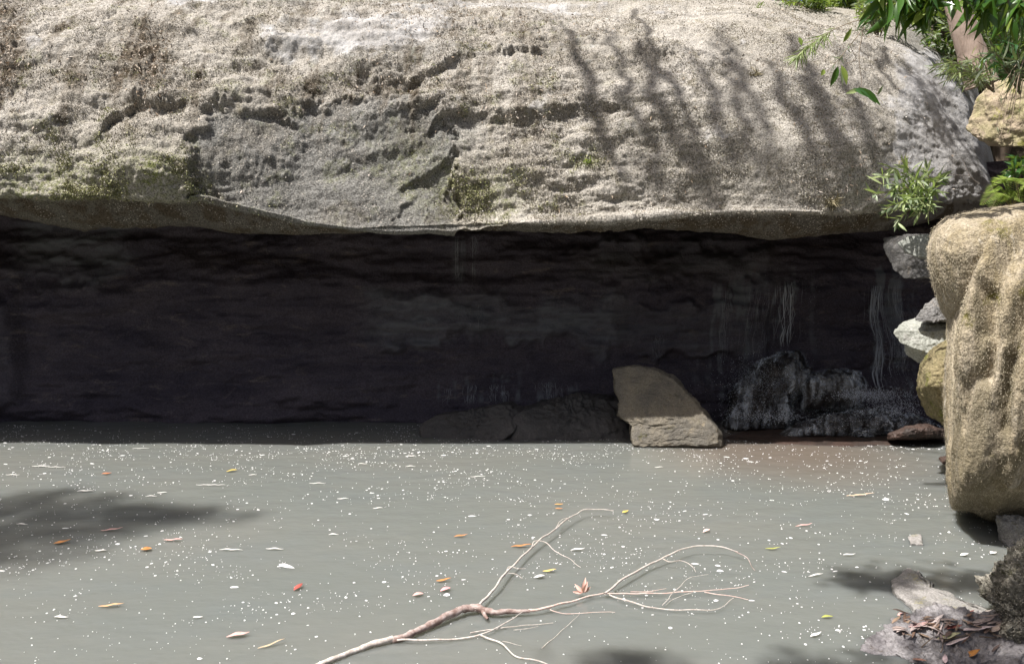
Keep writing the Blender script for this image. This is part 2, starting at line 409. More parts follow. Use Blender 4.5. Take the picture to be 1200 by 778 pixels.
def ledge(pts, amp, wu, wd, end=18, sharp=3.0):
    pts = np.array(pts, float); cy = np.interp(px, pts[:, 0], pts[:, 1])+fbm(P, 6, 4, .65, 8)*7
    wgt = sstep(pts[0, 0]-end, pts[0, 0]+end*.4, px)*sstep(pts[-1, 0]+end, pts[-1, 0]-end*.4, px)
    wgt = wgt*np.clip(.72+1.3*fbm(P, 3.1, 3, .6, 50), .05, 1.15)
    s = py-cy; st = np.clip(.5-s/(2*sharp), 0, 1)
    up = np.exp(-(np.minimum(s, 0)/wu)**2); dn = np.exp(-(np.maximum(s, 0)/wd)**2)
    return .62*amp*wgt*onf*(st*up-.9*(1-st)*dn)
d += ledge([(118, 158), (135, 138), (158, 126), (190, 124), (215, 120)], .10, 26, 12, 8, 2)
d += ledge([(240, 122), (275, 122), (310, 130), (345, 142)], .05, 24, 12)
d += ledge([(440, 96), (490, 90), (540, 70), (590, 60), (650, 47)], .075, 26, 15, 14, 2)
d += ledge([(24, 38), (85, 37)], .035, 14, 8, 5, 1.5)
d += ledge([(90, 22), (108, 30), (136, 27)], .035, 14, 8, 8, 1.5)
d += ledge([(500, 152), (515, 132), (545, 128), (580, 138)], .055, 22, 20)
d += ledge([(655, 128), (700, 117), (738, 124)], .06, 22, 16)
d += ledge([(590, 112), (640, 104), (680, 92)], .03, 18, 14)
d += ledge([(740, 55), (800, 62), (860, 60)], .05, 26, 22)
d += ledge([(10, 182), (60, 176), (112, 188)], .02, 18, 10)
d += ledge([(270, 40), (330, 30), (400, 34)], .025, 18, 8)
d += ledge([(250, 62), (320, 66), (400, 56)], .02, 14, 8)
d += ledge([(470, 212), (500, 194), (530, 176)], .05, 14, 14, 8, 2)
d += ledge([(455, 255), (480, 232), (490, 222)], .03, 10, 12, 8, 2)
d += ledge([(620, 186), (690, 182), (740, 190)], .014, 14, 10)
d += ledge([(1010, 248), (1060, 222), (1110, 236), (1150, 230)], .045, 12, 14, 10, 2)
edgeL = 226+fbm(P, 5, 4, .65, 12)*15+np.maximum(0, 150-py)*.55; edgeR = 534+fbm(P, 5, 4, .65, 13)*20+(py-200)*.05
topg = np.interp(px, [215, 250, 310, 360, 420, 480, 535], [160, 142, 132, 116, 104, 108, 126])+fbm(P, 4, 4, .65, 15)*24
grey = sstep(-4, 5, px-edgeL)*sstep(4, -5, px-edgeR)*sstep(-9, 14, py-topg)
d -= grey*onf*sstep(3.0, 4.1, face)*(.05+.09*sstep(topg, topg+110, py))
d += .09*np.exp(-((px-175)/48)**2-((py-195)/40)**2)+.07*np.exp(-((px-620)/85)**2-((py-215)/38)**2)
d -= .10*np.exp(-((px-545)/22)**2-((py-146)/16)**2)+.05*np.exp(-((px-700)/30)**2-((py-138)/12)**2)
d -= .05*np.exp(-((px-885)/13)**2-((py-82)/11)**2)
strand = np.exp(-((px-8)/20)**2-((py-40)/60)**2)+np.exp(-((px-172)/26)**2-((py-78)/40)**2)+.6*np.exp(-((px-590)/70)**2-((py-28)/16)**2)
d += .035*strand*fbm(P, 9, 3, .6, 61, (2.2, 1, .35))
d *= .25+.75*sstep(0, 2.5, face)*(1-.35*np.exp(-((face-3)/.7)**2))
d *= 1-.75*sstep(7.9, 9.0, face)*sstep(500, 600, px)
P2 = P+n0*d[:, None]
px2, py2 = proj(P2)
gN = fbm(P, 2.2, 4, .6, 21); gN2 = fbm(P, 5, 4, .6, 22)
def blob(cx, cy, sx, sy, k=1.0): return k*np.exp(-((px-cx)/sx)**2-((py-cy)/sy)**2)
bare = blob(400, 40, 80, 22, 1.1)+blob(340, 60, 55, 14, .6)+blob(46, 55, 22, 10, 1.1)+blob(225, 4, 36, 13, 1.3)+blob(620, 8, 110, 9, .9)+blob(470, 30, 60, 25, .8)+1.1*sstep(1020, 1075, px+(py-120)*.15)*sstep(30, 80, py)+blob(700, 45, 50, 20, .35)
bare = np.clip(sstep(.3, .95, bare+gN2*.6+gN*.3), 0, 1)*(.85)
under = sstep(3.15, 2.8, face)  # underside mask: shade below the lip is deepened in the colour
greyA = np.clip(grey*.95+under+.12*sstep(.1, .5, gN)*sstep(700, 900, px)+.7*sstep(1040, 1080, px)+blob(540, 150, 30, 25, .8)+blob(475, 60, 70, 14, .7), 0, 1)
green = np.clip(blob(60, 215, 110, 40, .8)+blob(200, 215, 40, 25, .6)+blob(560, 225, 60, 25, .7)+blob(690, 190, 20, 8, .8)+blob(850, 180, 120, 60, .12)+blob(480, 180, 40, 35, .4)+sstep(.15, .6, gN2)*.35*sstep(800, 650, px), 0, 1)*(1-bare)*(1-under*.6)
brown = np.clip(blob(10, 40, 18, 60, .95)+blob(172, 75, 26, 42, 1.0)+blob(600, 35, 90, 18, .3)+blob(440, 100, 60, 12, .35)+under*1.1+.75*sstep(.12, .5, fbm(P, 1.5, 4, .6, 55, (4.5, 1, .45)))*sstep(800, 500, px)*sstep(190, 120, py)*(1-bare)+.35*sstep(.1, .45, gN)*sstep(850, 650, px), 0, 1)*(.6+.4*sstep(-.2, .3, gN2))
boul = empty('overhanging_boulder', (0, 8.5, 2.0), 'huge moss grown sandstone boulder roofing over the dark cave', 'boulder')
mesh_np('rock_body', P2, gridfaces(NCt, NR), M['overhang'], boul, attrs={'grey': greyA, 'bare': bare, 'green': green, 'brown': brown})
# tufts of dry moss and litter that roughen its face
Gd = P2.reshape(NCt, NR, 3); N2 = normals(Gd).reshape(-1, 3)
if N2[(NC//2)*NR+150, 1] > 0: N2 = -N2
vis = (px2 > -60) & (px2 < 1160) & (py2 > -25) & (py2 < 262) & (face > 3.0) & (face < 9.0)
mossy = vis*np.clip(1-bare*1.15, 0, 1)*np.clip(1-.93*grey, 0, 1)*np.clip(1-.9*sstep(960, 1070, px), .06, 1)*sstep(-.35, .25, gN+.25*gN2)*(1-.6*np.clip(brown, 0, 1))
def scatter(prob, n): 
    p = prob/prob.sum(); return rng.choice(len(p), n, p=p)
def tufts(idx, lo, hi, spread=.8, down=.25, wr=(.35, .8)):
    n = len(idx); D = N2[idx]+rng.normal(size=(n, 3))*spread+np.array([0, 0, -down])
    D /= np.linalg.norm(D, axis=1)[:, None]
    Sx = np.cross(D, rng.normal(size=(n, 3))); Sx /= np.linalg.norm(Sx, axis=1)[:, None]
    L = rng.uniform(lo, hi, n)[:, None]; W = L*rng.uniform(*wr, n)[:, None]
    B = P2[idx]+rng.normal(size=(n, 3))*.006-N2[idx]*.002
    V = np.stack([B, B+D*L*.5-Sx*W*.5, B+D*L, B+D*L*.5+Sx*W*.5], 1).reshape(-1, 3)
    return V, np.arange(4*n).reshape(-1, 4)
V, Fc = tufts(scatter(mossy, 170000), .006, .0165)
props(mesh_np('dry_moss', V, Fc, M['tuft'], boul, smooth=False), 'dry tan moss tufts', None, None, 'stuff')
V, Fc = tufts(scatter(mossy*np.clip(green-.15, 0, 1), 16000), .008, .022)
props(mesh_np('green_moss', V, Fc, M['tuftgreen'], boul, smooth=False), 'yellow green moss', None, None, 'stuff')
lit = vis*(blob(10, 45, 18, 60, 2.6)+blob(172, 75, 26, 42, 2.8)+blob(470, 20, 60, 16, .8)+blob(590, 30, 120, 25, .5)+blob(60, 80, 80, 22, .4)+blob(450, 95, 60, 14, .6)+blob(620, 120, 90, 30, .25)+blob(990, 200, 40, 30, .3)+blob(920, 60, 60, 30, .3)+.02)
V, Fc = tufts(scatter(lit, 5600), .018, .055, .5, 1.0, (.12, .3))
props(mesh_np('hanging_litter', V, Fc, M['litter'], boul, smooth=False), 'dead leaves and strands caught on the rock', None, None, 'stuff')

# ------------------------------------------------------------------ cave wall
wc = np.concatenate([np.arange(-11, -6, .12), np.arange(-6, 6.4, .022)]); wz = np.concatenate([np.linspace(-.7, 0, 12, endpoint=False), np.linspace(0, 3.5, 170)])
X, Z = np.meshgrid(wc, wz); Yw = np.full_like(X, 8.45)
Yw -= np.clip(X-4.3, 0, 9)*.75+np.clip(-8.0-X, 0, 9)*1.1
Z = Z*(1-.24*sstep(3.3, 4.0, X)); Yw += .35*sstep(1.2, 2.3, Z)-.30*sstep(1.5, 0, Z)**2
Pw = np.stack([X.ravel(), Yw.ravel(), Z.ravel()], -1); wpx, wpy = proj(Pw)
dw = fbm(Pw, .7, 4, .5, 31, (1, 1, 2))*.16+fbm(Pw, 2.2, 4, .55, 32, (.35, 1, 2.0))*.07
t = fbm(Pw, 1.0, 3, .5, 33, (.22, 1, 3.4)); dw += .055*(np.round(t*3)/3-.25*t)+fbm(Pw, 9, 4, .6, 34, (.6, 1, 1.6))*.022
def reg(x0, x1, y0, y1, k=6): return sstep(x0-k, x0+k, wpx)*sstep(x1+k, x1-k, wpx)*sstep(y0-k*.6, y0+k*.6, wpy)*sstep(y1+k*.6, y1-k*.6, wpy)
wob = fbm(Pw, 2, 4, .6, 36)*22
wpy = wpy+wob
dw += .13*reg(440, 730, 354, 402, 16)*(.7+.5*fbm(Pw, 2, 3, .6, 38))+.10*reg(745, 900, 356, 420)+.14*reg(-30, 22, 350, 470, 8)+.1*reg(-60, 160, 300, 330, 12)+.09*reg(660, 900, 290, 330, 8)
dw += .28*reg(880, 1010, 440, 470, 14)*0+.12*np.exp(-((wpx-930)/40)**2-((wpy-430)/35)**2)
Pw[:, 1] -= dw
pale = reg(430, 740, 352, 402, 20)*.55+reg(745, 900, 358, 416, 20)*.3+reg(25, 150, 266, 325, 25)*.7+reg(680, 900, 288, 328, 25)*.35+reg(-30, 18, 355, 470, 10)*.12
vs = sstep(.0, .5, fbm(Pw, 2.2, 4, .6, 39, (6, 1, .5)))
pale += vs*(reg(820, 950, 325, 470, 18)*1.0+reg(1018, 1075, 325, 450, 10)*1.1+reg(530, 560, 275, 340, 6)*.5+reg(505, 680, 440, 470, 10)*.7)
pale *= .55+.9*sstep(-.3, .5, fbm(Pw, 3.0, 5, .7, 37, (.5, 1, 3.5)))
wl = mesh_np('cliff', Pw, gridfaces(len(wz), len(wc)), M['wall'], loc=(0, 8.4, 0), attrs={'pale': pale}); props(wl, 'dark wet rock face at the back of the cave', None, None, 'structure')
def wally(px_, py_):
    k = np.argmin((wpx-px_)**2+(wpy-wob-py_)**2); return Pw[k]

# ------------------------------------------------------------------ single rocks from their outlines
def cube_sphere(n):
    t = np.tan(np.linspace(-np.pi/4, np.pi/4, n)); A, B = np.meshgrid(t, t); o = np.ones_like(A); Vs, Fs = [], []
    fc = gridfaces(n, n)
    for f_ in ((o, A, B), (-o, B, A), (B, o, A), (A, -o, B), (A, B, o), (B, A, -o)):
        v = np.stack(f_, -1).reshape(-1, 3); Vs.append(v/np.linalg.norm(v, axis=1)[:, None]); Fs.append(fc+len(Fs)*n*n)
    V = np.concatenate(Vs); Fa = np.concatenate(Fs)
    key = np.round(V, 5); u, idx, inv = np.unique(key, axis=0, return_index=True, return_inverse=True)
    return V[idx], inv.ravel()[Fa]
_cs = {}
def rock_geo(outline, Y, depth, ex=2.4, amp=.04, sc=2.5, seed=0, n=70, cuts=(), tilt=0.0, stretch=(1, 1, 1), fine=.25, centre=None, sculpt=None):
    if n not in _cs: _cs[n] = cube_sphere(n)
    Dv, Fa = _cs[n]; D = Dv.copy()
    O = np.array(outline, float)*np.array([1, -1.])
    Os = np.concatenate([O, O[:1]]); seg = np.concatenate([np.linspace(Os[i], Os[i+1], 24, endpoint=False) for i in range(len(O))])
    c = (O.max(0)+O.min(0))/2*.4+seg.mean(0)*.6
    v = seg-c; an = np.arctan2(v[:, 1], v[:, 0]); r = np.hypot(v[:, 0], v[:, 1]); o = np.argsort(an); an, r = an[o], r[o]
    an = np.concatenate([an-2*np.pi, an, an+2*np.pi]); r = np.concatenate([r, r, r])
    th = np.arctan2(D[:, 2], D[:, 0]); s = np.hypot(D[:, 0], D[:, 2]); cd = D[:, 1]
    R = (np.interp(th, an, r)*2+np.interp(th-.035, an, r)+np.interp(th+.035, an, r))/4
    rho = (np.abs(s)**ex+np.abs(cd)**ex)**(-1/ex); s2, c2 = s*rho, cd*rho
    Rm = r.mean()*Y/F; Rb = R*s2
    Pp = at(c[0]+Rb*np.cos(th), -(c[1]+Rb*np.sin(th)), Y+depth*c2+tilt*(Rb*np.sin(th))*Y/F)
    c = at(c[0], -c[1], Y)[[0, 2]]
    cen = np.array([c[0], Y, c[1]])
    for (nv, off) in cuts:
        nv = np.array(nv, float); nv /= np.linalg.norm(nv); q = (Pp-cen)@nv-off*Rm
        Pp = Pp-nv*np.maximum(q, 0)[:, None]*.94
    nd = Pp-cen; nd /= np.linalg.norm(nd, axis=1)[:, None]+1e-9
    dd = amp*(fbm(Pp, sc, 4, .55, seed+40, stretch)+fine*fbm(Pp, sc*7, 4, .6, seed+41, stretch))
    if sculpt is not None: dd = dd+sculpt(Pp)
    return Pp+nd*dd[:, None], Fa, cen
def rock(name, label, cat, outline, Y, depth, mat, group=None, **kw):
    V, Fa, cen = rock_geo(outline, Y, depth, **kw)
    o = mesh_np(name, V, Fa, M[mat], loc=(cen[0], cen[1], V[:, 2].min()))
    return props(o, label, cat, group)

# leaning slab at the cave mouth
rock('leaning_slab', 'grey leaning wedge of fallen stone standing in the water at the cave mouth', 'rock',
     [(717, 431), (745, 428), (770, 434), (792, 444), (812, 466), (832, 488), (846, 506), (848, 524), (742, 524), (738, 498), (724, 486), (727, 470), (720, 455)], 7.35, .26, 'slab', ex=4.5, amp=.022, sc=3.5, seed=1, n=90, fine=.4,
     cuts=[((-.1, -1, .45), .40)], stretch=(.8, 1, 2.0), tilt=.45)
rock('flat_slab', 'dark wet pointed flat slab lying low in the water left of the leaning wedge', 'rock',
     [(494, 497), (512, 487), (560, 476), (598, 473), (622, 478), (612, 500), (590, 525), (500, 525)], 7.65, .35, 'wetslab', ex=2.6, amp=.05, sc=3, seed=2, cuts=[((-.2, -1, .9), .42)], tilt=.6)
rock('flat_slab', 'long dark wet slab behind the leaning wedge with trickles falling onto it', 'rock',
     [(585, 492), (610, 478), (650, 468), (700, 464), (735, 468), (760, 490), (760, 525), (590, 525)], 7.75, .45, 'wetslab', ex=2.8, amp=.06, sc=3, seed=3, cuts=[((.1, -1, .8), .45)], tilt=.6)
rock('splash_rock', 'wet rounded rock under the right waterfall covered by splashing water', 'rock',
     [(905, 512), (930, 498), (975, 485), (1030, 480), (1070, 486), (1096, 498), (1106, 514), (905, 516)], 7.75, .36, 'spray', ex=2.6, amp=.055, sc=6, seed=4, fine=.45, tilt=.5, stretch=(1, 1, 1.6))
rock('ledge_rock', 'low wet grey ledge stone behind the splash rock', 'rock',
     [(938, 444), (960, 436), (1000, 438), (1012, 448), (1012, 480), (940, 480)], 7.95, .3, 'spray', ex=3, amp=.05, sc=4, seed=5)
rock('splash_rock', 'wet dark rock under the middle waterfall streaked with white water', 'rock',
     [(848, 494), (858, 462), (880, 436), (905, 420), (935, 412), (950, 440), (930, 470), (930, 520), (850, 520)], 8.0, .35, 'spray', ex=2.5, amp=.06, sc=6, seed=6, fine=.45)
rock('red_rock', 'rusty red low rock at the waterline below the white stone', 'rock',
     [(1040, 508), (1062, 499), (1090, 497), (1108, 503), (1112, 514), (1040, 516)], 7.2, .2, 'redrock', ex=2.5, amp=.03, sc=5, seed=7)
# stones by the mossy boulder
rock('pale_stone', 'pale grey white angular stone wedged beside the mossy boulder', 'rock',
     [(1051, 386), (1060, 376), (1080, 370), (1112, 370), (1130, 380), (1130, 425), (1100, 432), (1082, 428), (1063, 415), (1060, 402)], 6.0, .28, 'white', ex=3.4, amp=.022, sc=3.5, seed=9, n=80, fine=.35,
     cuts=[((-.25, -1, .3), .55), ((-.5, -.4, -1), .62), ((-.1, -.4, 1), .55)])
rock('wedge_stone', 'small dark grey wedge stone resting on top of the pale angular stone', 'rock',
     [(1074, 374), (1085, 358), (1098, 350), (1125, 352), (1125, 376), (1098, 378)], 5.9, .16, 'greyblock', ex=3, amp=.02, sc=5, seed=10, cuts=[((-.6, -1, .4), .5)], stretch=(2, 1, 1))
rock('grey_block', 'dark grey squared block under the right end of the overhanging boulder', 'rock',
     [(1036, 280), (1060, 276), (1110, 276), (1110, 326), (1062, 326), (1050, 314)], 7.0, .4, 'greyblock', ex=4, amp=.03, sc=3, seed=11, cuts=[((-.3, -1, .15), .55)])
rock('cream_stone', 'small cream pointed stone on the face of the dark squared block', 'rock',
     [(1052, 285), (1064, 278), (1092, 274), (1096, 304), (1076, 302), (1062, 296)], 6.55, .10, 'white', ex=3, amp=.015, sc=5, seed=12, cuts=[((-.2, -1, .2), .4)])
rock('upper_rock', 'yellow lichened rock above the fern right of the overhanging boulder', 'rock',
     [(1129, 152), (1140, 130), (1150, 112), (1168, 98), (1200, 86), (1290, 80), (1310, 190), (1235, 186), (1195, 172), (1160, 170), (1140, 160)], 7.1, .6, 'yellowrock', ex=3, amp=.05, sc=2, seed=13, n=80,
     cuts=[((-1, -.8, .1), .55), ((.1, -1, .5), .5)])
rock('rounded_boulder', 'round olive mossy boulder under the pale angular stone', 'rock',
     [(1075, 455), (1080, 430), (1094, 408), (1115, 398), (1150, 400), (1160, 470), (1130, 500), (1108, 498), (1088, 484)], 5.75, .35, 'mossdark', ex=2.2, amp=.03, sc=4, seed=14, n=80)
rock('mossy_stone', 'knobbly moss covered stone between the round boulder and the draped boulder', 'rock',
     [(1112, 500), (1114, 470), (1124, 446), (1140, 434), (1170, 440), (1170, 520), (1140, 532), (1120, 522)], 5.35, .25, 'mossdark', ex=2.3, amp=.05, sc=9, seed=15, n=80, fine=.4)

# big draped boulder on the right bank
def polyd(Pp, pts):
    qx, qy = proj(Pp); pts = np.array(pts, float); best = np.full(len(Pp), 1e9)
    for a, b in zip(pts[:-1], pts[1:]):
        t = np.clip(((qx-a[0])*(b-a)[0]+(qy-a[1])*(b-a)[1])/((b-a)@(b-a)), 0, 1)
        best = np.minimum(best, np.hypot(qx-a[0]-t*(b-a)[0], qy-a[1]-t*(b-a)[1]))
    return best
def folds(Pp):
    s = 0
    for pts, w, a in (([(1175, 285), (1150, 340), (1138, 400), (1132, 480), (1126, 580)], 13, .10), ([(1200, 330), (1178, 380), (1168, 450), (1150, 560)], 14, .08),
                      ([(1215, 400), (1195, 470), (1190, 560)], 14, .07), ([(1160, 400), (1152, 470), (1140, 560)], 6, .035), ([(1240, 300), (1225, 420), (1215, 540)], 12, .07)):
        s = s+a*np.exp(-(polyd(Pp, pts)/w)**2)
    for pts, w, a in (([(1160, 345), (1168, 400), (1160, 440)], 9, .09), ([(1185, 420), (1180, 500)], 7, .05), ([(1190, 590), (1230, 580)], 14, .06)):
        s = s-a*np.exp(-(polyd(Pp, pts)/w)**2)
    return s+.016*fbm(Pp, 6, 3, .6, 77, (1.6, 1.6, .35))
bc = at(1220, 620, 5.1)
db = empty('draped_boulder', (float(bc[0]), 5.1, .12), 'tall tan moss draped boulder with hanging folds beside the pool', 'boulder')
V, Fa, cen = rock_geo([(1128, 300), (1150, 268), (1200, 250), (1300, 240), (1420, 290), (1440, 420), (1400, 560), (1330, 612), (1240, 616), (1180, 614), (1150, 608), (1128, 592), (1122, 560), (1126, 500), (1118, 440), (1112, 390), (1118, 340)], 5.1, .75, ex=2.6, amp=.05, sc=1.8, seed=16, n=150, fine=.24, sculpt=folds, stretch=(1, 1, .6))
dark_tint = .75*sstep(.55, .12, V[:, 2]+.12*fbm(V, 3, 3, .6, 81))+.8*sstep(.10, .5, fbm(V, 2.0, 4, .6, 82, (3.2, 2, .3)))  # darker towards the foot and in vertical streaks
mesh_np('rock_body', V, Fa, M['mossy'], db, attrs={'pale': np.clip(dark_tint, 0, .8)})
VB, FB = V, Fa
V, Fa, cen = rock_geo([(1087, 292), (1092, 268), (1108, 252), (1150, 244), (1210, 238), (1260, 250), (1240, 330), (1170, 350), (1135, 372), (1112, 374), (1104, 360), (1094, 330)], 5.15, .62, ex=2.3, amp=.03, sc=2.2, seed=17, n=110, fine=.18)
lobe = mesh_np('root_matted_lobe', V, Fa, M['mossy'], db); VL = V
# moss fibres on both and a tangle of dry roots on the lobe
def fibres(V, n, lo, hi, xlim=1215, thick=.12, sd=.5, grav=.8):
    qx, qy = proj(V); ok = np.where((qx < xlim) & (V[:, 1] < V[:, 1].mean()+.1))[0]; idx = rng.choice(ok, n)
    nn = V[idx]-V.mean(0); nn /= np.linalg.norm(nn, axis=1)[:, None]
    D = np.array([0, 0, -grav])+rng.normal(size=(n, 3))*sd; D = D-nn*(D*nn).sum(1, keepdims=True)*.85+nn*.22; D /= np.linalg.norm(D, axis=1)[:, None]
    Sx = np.cross(D, nn+rng.normal(size=(n, 3))*.35); Sx /= np.linalg.norm(Sx, axis=1)[:, None]
    L = rng.uniform(lo, hi, n)[:, None]; W = L*rng.uniform(thick*.6, thick*1.6, n)[:, None]; B = V[idx]+rng.normal(size=(n, 3))*.006
    return np.stack([B, B+D*L*.5-Sx*W*.5, B+D*L, B+D*L*.5+Sx*W*.5], 1).reshape(-1, 3), np.arange(4*n).reshape(-1, 4)
V, Fc = join([fibres(VB, 40000, .005, .012, thick=.16, sd=.3, grav=1.1), fibres(VL, 18000, .005, .012, thick=.18, sd=.45, grav=.9)])
M['fibre'] = island('tan_moss_fibres', [(.29, .235, .165), (.44, .38, .28), (.38, .32, .22), (.50, .44, .35), (.41, .37, .25), (.46, .40, .30)], .95)
props(mesh_np('moss_fibre', V, Fc, M['fibre'], db, smooth=False), 'tan hanging moss fibres', None, None, 'stuff')
qx, qy = proj(VL); ok = np.where((qx > 1092) & (qx < 1165) & (qy > 270) & (qy < 368) & (VL[:, 1] < 5.1))[0]; rp = []
for k in range(70):
    i0 = rng.choice(ok); p = VL[i0].copy(); pts = []; a_ = rng.uniform(0, 6.28)
    for s in range(6):
        j = ok[np.argmin(((VL[ok][:, [0, 2]]-p[[0, 2]])**2).sum(1))]; pts.append(VL[j]+np.array([0, -.008-.012*rng.random(), 0]))
        a_ += rng.normal()*.7; p = p+np.array([math.cos(a_), 0, math.sin(a_)-.3])*.045
    rp.append(tube(pts, [.0028, .0022, .001], 4, 12))
V, Fc = join(rp); props(mesh_np('dry_roots', V, Fc, M['roots'], lobe), 'tangle of fine dry roots', None, None, 'stuff')
rock('prop_stone', 'small speckled pale stone under the foot of the tall draped boulder', 'rock',
     [(1168, 606), (1230, 600), (1240, 680), (1186, 660), (1172, 640)], 4.75, .15, 'lichen', ex=2.6, amp=.03, sc=8, seed=18, fine=.4)

# near bank, bottom right
rock('bank_rock', 'grey violet rock littered with dead leaves in the bottom right corner', 'rock',
     [(960, 812), (996, 772), (1034, 742), (1072, 722), (1110, 716), (1170, 722), (1300, 730), (1320, 850), (1200, 900), (1020, 860)], 3.35, .42, 'bank', ex=3, amp=.05, sc=5, seed=19, n=130, fine=.35,
     cuts=[((-.2, -.45, 1), .42)], tilt=.9)
V, Fa, cen = rock_geo([(1162, 700), (1160, 676), (1170, 660), (1180, 664), (1188, 646), (1215, 632), (1300, 620), (1330, 800), (1240, 840), (1190, 800), (1180, 766), (1170, 748), (1176, 724)], 3.55, .3, ex=3.2, amp=.075, sc=7, seed=20, n=130, fine=.3)
mo = props(mesh_np('mossy_mound', V, Fa, M['mound'], loc=(cen[0], cen[1], V[:, 2].min())), 'dark shaggy moss mound standing over the leaf littered rock', 'rock')
M['darkfibre'] = island('dark_moss_fibres', [(.10, .09, .07), (.30, .28, .23), (.44, .41, .35), (.22, .21, .14)], .95)
V2, Fc = fibres(V, 12000, .003, .008, 1260, .4, .9, .2); Vm = V2
o = bpy.data.objects  # keep the moss on its mound
ms = mesh_np('shaggy_moss', V2, Fc, M['darkfibre'], mo, smooth=False); props(ms, None, None, None, 'stuff')
# pale flat lichen stone, lying at water level
def flat_stone(name, label, outline, zt, thick, mat, seed, n=60):
    O = onz(np.array([p[0] for p in outline]), np.array([p[1] for p in outline]), zt)[:, :2]
    Os = np.concatenate([O, O[:1]]); seg = np.concatenate([np.linspace(Os[i], Os[i+1], 24, endpoint=False) for i in range(len(O))])
    c = seg.mean(0); v = seg-c; an = np.arctan2(v[:, 1], v[:, 0]); r = np.hypot(v[:, 0], v[:, 1]); o_ = np.argsort(an); an, r = an[o_], r[o_]
    an = np.concatenate([an-2*np.pi, an, an+2*np.pi]); r = np.concatenate([r]*3)
    if n not in _cs: _cs[n] = cube_sphere(n)
    D, Fa = _cs[n]; th = np.arctan2(D[:, 1], D[:, 0]); s = np.hypot(D[:, 0], D[:, 1]); ex = 4; rho = (s**ex+np.abs(D[:, 2])**ex)**(-1/ex)
    R = np.interp(th, an, r)*s*rho
    Pp = np.stack([c[0]+R*np.cos(th), c[1]+R*np.sin(th), zt-thick/2+thick/2*D[:, 2]*rho], -1)
    Pp[:, 2] += .008*fbm(Pp, 9, 4, .6, seed); Pp[:, :2] += .008*np.stack([fbm(Pp, 12, 3, .6, seed+1), fbm(Pp, 12, 3, .6, seed+2)], -1)
    return props(mesh_np(name, Pp, Fa, M[mat], loc=(c[0], c[1], zt-thick)), label, 'rock')
flat_stone('stone_or_reflection', 'flat pale lichened stone slab at the water edge above the leaf littered rock',
           [(1045, 674), (1058, 668), (1060, 661), (1074, 662), (1076, 674), (1096, 679), (1090, 685), (1118, 692), (1126, 704), (1160, 712), (1164, 722), (1100, 726), (1080, 728), (1066, 704), (1046, 688)], .035, .07, 'lichen', 60)
flat_stone('stone_or_reflection', 'tiny pale flat piece imitating a reflection on the water below the draped boulder', [(1064, 627), (1080, 625), (1082, 637), (1066, 636)], .012, .03, 'lichen', 63, 24)  # reflection of the prop stone, built as a pale flat piece
flat_stone('rust_shelf', 'flat rusty brown shelf of rock just awash right of the leaning wedge', [(836, 512), (870, 501), (940, 498), (1010, 502), (1060, 506), (1112, 504), (1112, 517), (1000, 521), (900, 518)], .02, .12, 'redrock', 69)
flat_stone('amber_stone', 'small amber brown flat stone in the water at the foot of the knobbly stone', [(1100, 534), (1116, 530), (1134, 532), (1134, 544), (1112, 545)], .03, .08, 'redrock', 66, 24)

# ------------------------------------------------------------------ waterfalls
def fall(name, label, streams, drops, seed):
    r = np.random.default_rng(seed); parts = []
    for (x0, y0, x1, y1, n, rad, out) in streams:
        for k in range(n*5):
            fx = r.normal()*.7
            a = wally(x0+fx*(x1-x0 if n > 3 else 4), y0+r.uniform(0, 8)); ye = y1-r.uniform(0, (y1-y0)*.25)*(n > 1)
            pts = []
            for t in np.linspace(0, 1, 9):
                w = wally(x0+fx*(5 if n < 4 else 14)+(x1-x0)*t+r.normal()*.6, y0+(ye-y0)*t); w = w+np.array([0, -.03-out*t, 0]); pts.append(w)
            pts = np.array(pts); pts[:, 1] = np.minimum.accumulate(pts[:, 1])
            q = 0
            while q < 8:                                    # broken into short runs like real trickles
                e_ = min(8, q+r.integers(2, 6)); 
                if e_-q >= 1: parts.append(tube(pts[q:e_+1], [rad*.06, rad*r.uniform(.12, .42), rad*.05], 4, 7, .012, k))
                q = e_+(r.random() < .6)*r.integers(1, 3)
    root = empty(name, parts[0][0][0], label, 'waterfall')
    V, Fc = join(parts); props(mesh_np('stream', V, Fc, M['fall'], root), None, None, None, 'stuff')
    dv = []
    base = np.array([[1, 0, 0], [-1, 0, 0], [0, 1, 0], [0, -1, 0], [0, 0, 1], [0, 0, -1]], float)
    bf = np.array([[0, 2, 4], [2, 1, 4], [1, 3, 4], [3, 0, 4], [2, 0, 5], [1, 2, 5], [3, 1, 5], [0, 3, 5]])
    for (cx, cy, sx, sy, Y, n, rad) in drops:
        n = int(n*1.7); rad = rad*.5
        pc = at(cx+r.normal(size=n)*sx, cy+r.normal(size=n)*sy, Y+r.normal(size=n)*.08); rr = rad*.62*r.uniform(.25, 1.1, n)**1.7
        pc = pc[pc[:, 2] > .01]; rr = rr[:len(pc)]
        st = np.array([.7, .7, 2.2]); V = (pc[:, None]+base[None]*st*rr[:, None, None]).reshape(-1, 3)
        dv.append((V, (np.arange(len(pc))[:, None, None]*6+bf[None]).reshape(-1, 3)))
    if dv:
        V, Fc = join(dv); props(mesh_np('spray_drops', V, Fc, M['spraywater'], root), None, None, None, 'stuff')
def film(parent, outline, Y, depth, dy=.025, **kw):
    V, Fa, cen = rock_geo(outline, Y, depth, **kw); V = V+(V-cen)/np.linalg.norm(V-cen, axis=1)[:, None]*dy
    fr = (V[Fa].mean(1)[:, 1] < Y+.05) & (V[Fa].mean(1)[:, 2] > .03)
    mesh_np('water_film', V, Fa[fr], M['film'], parent)
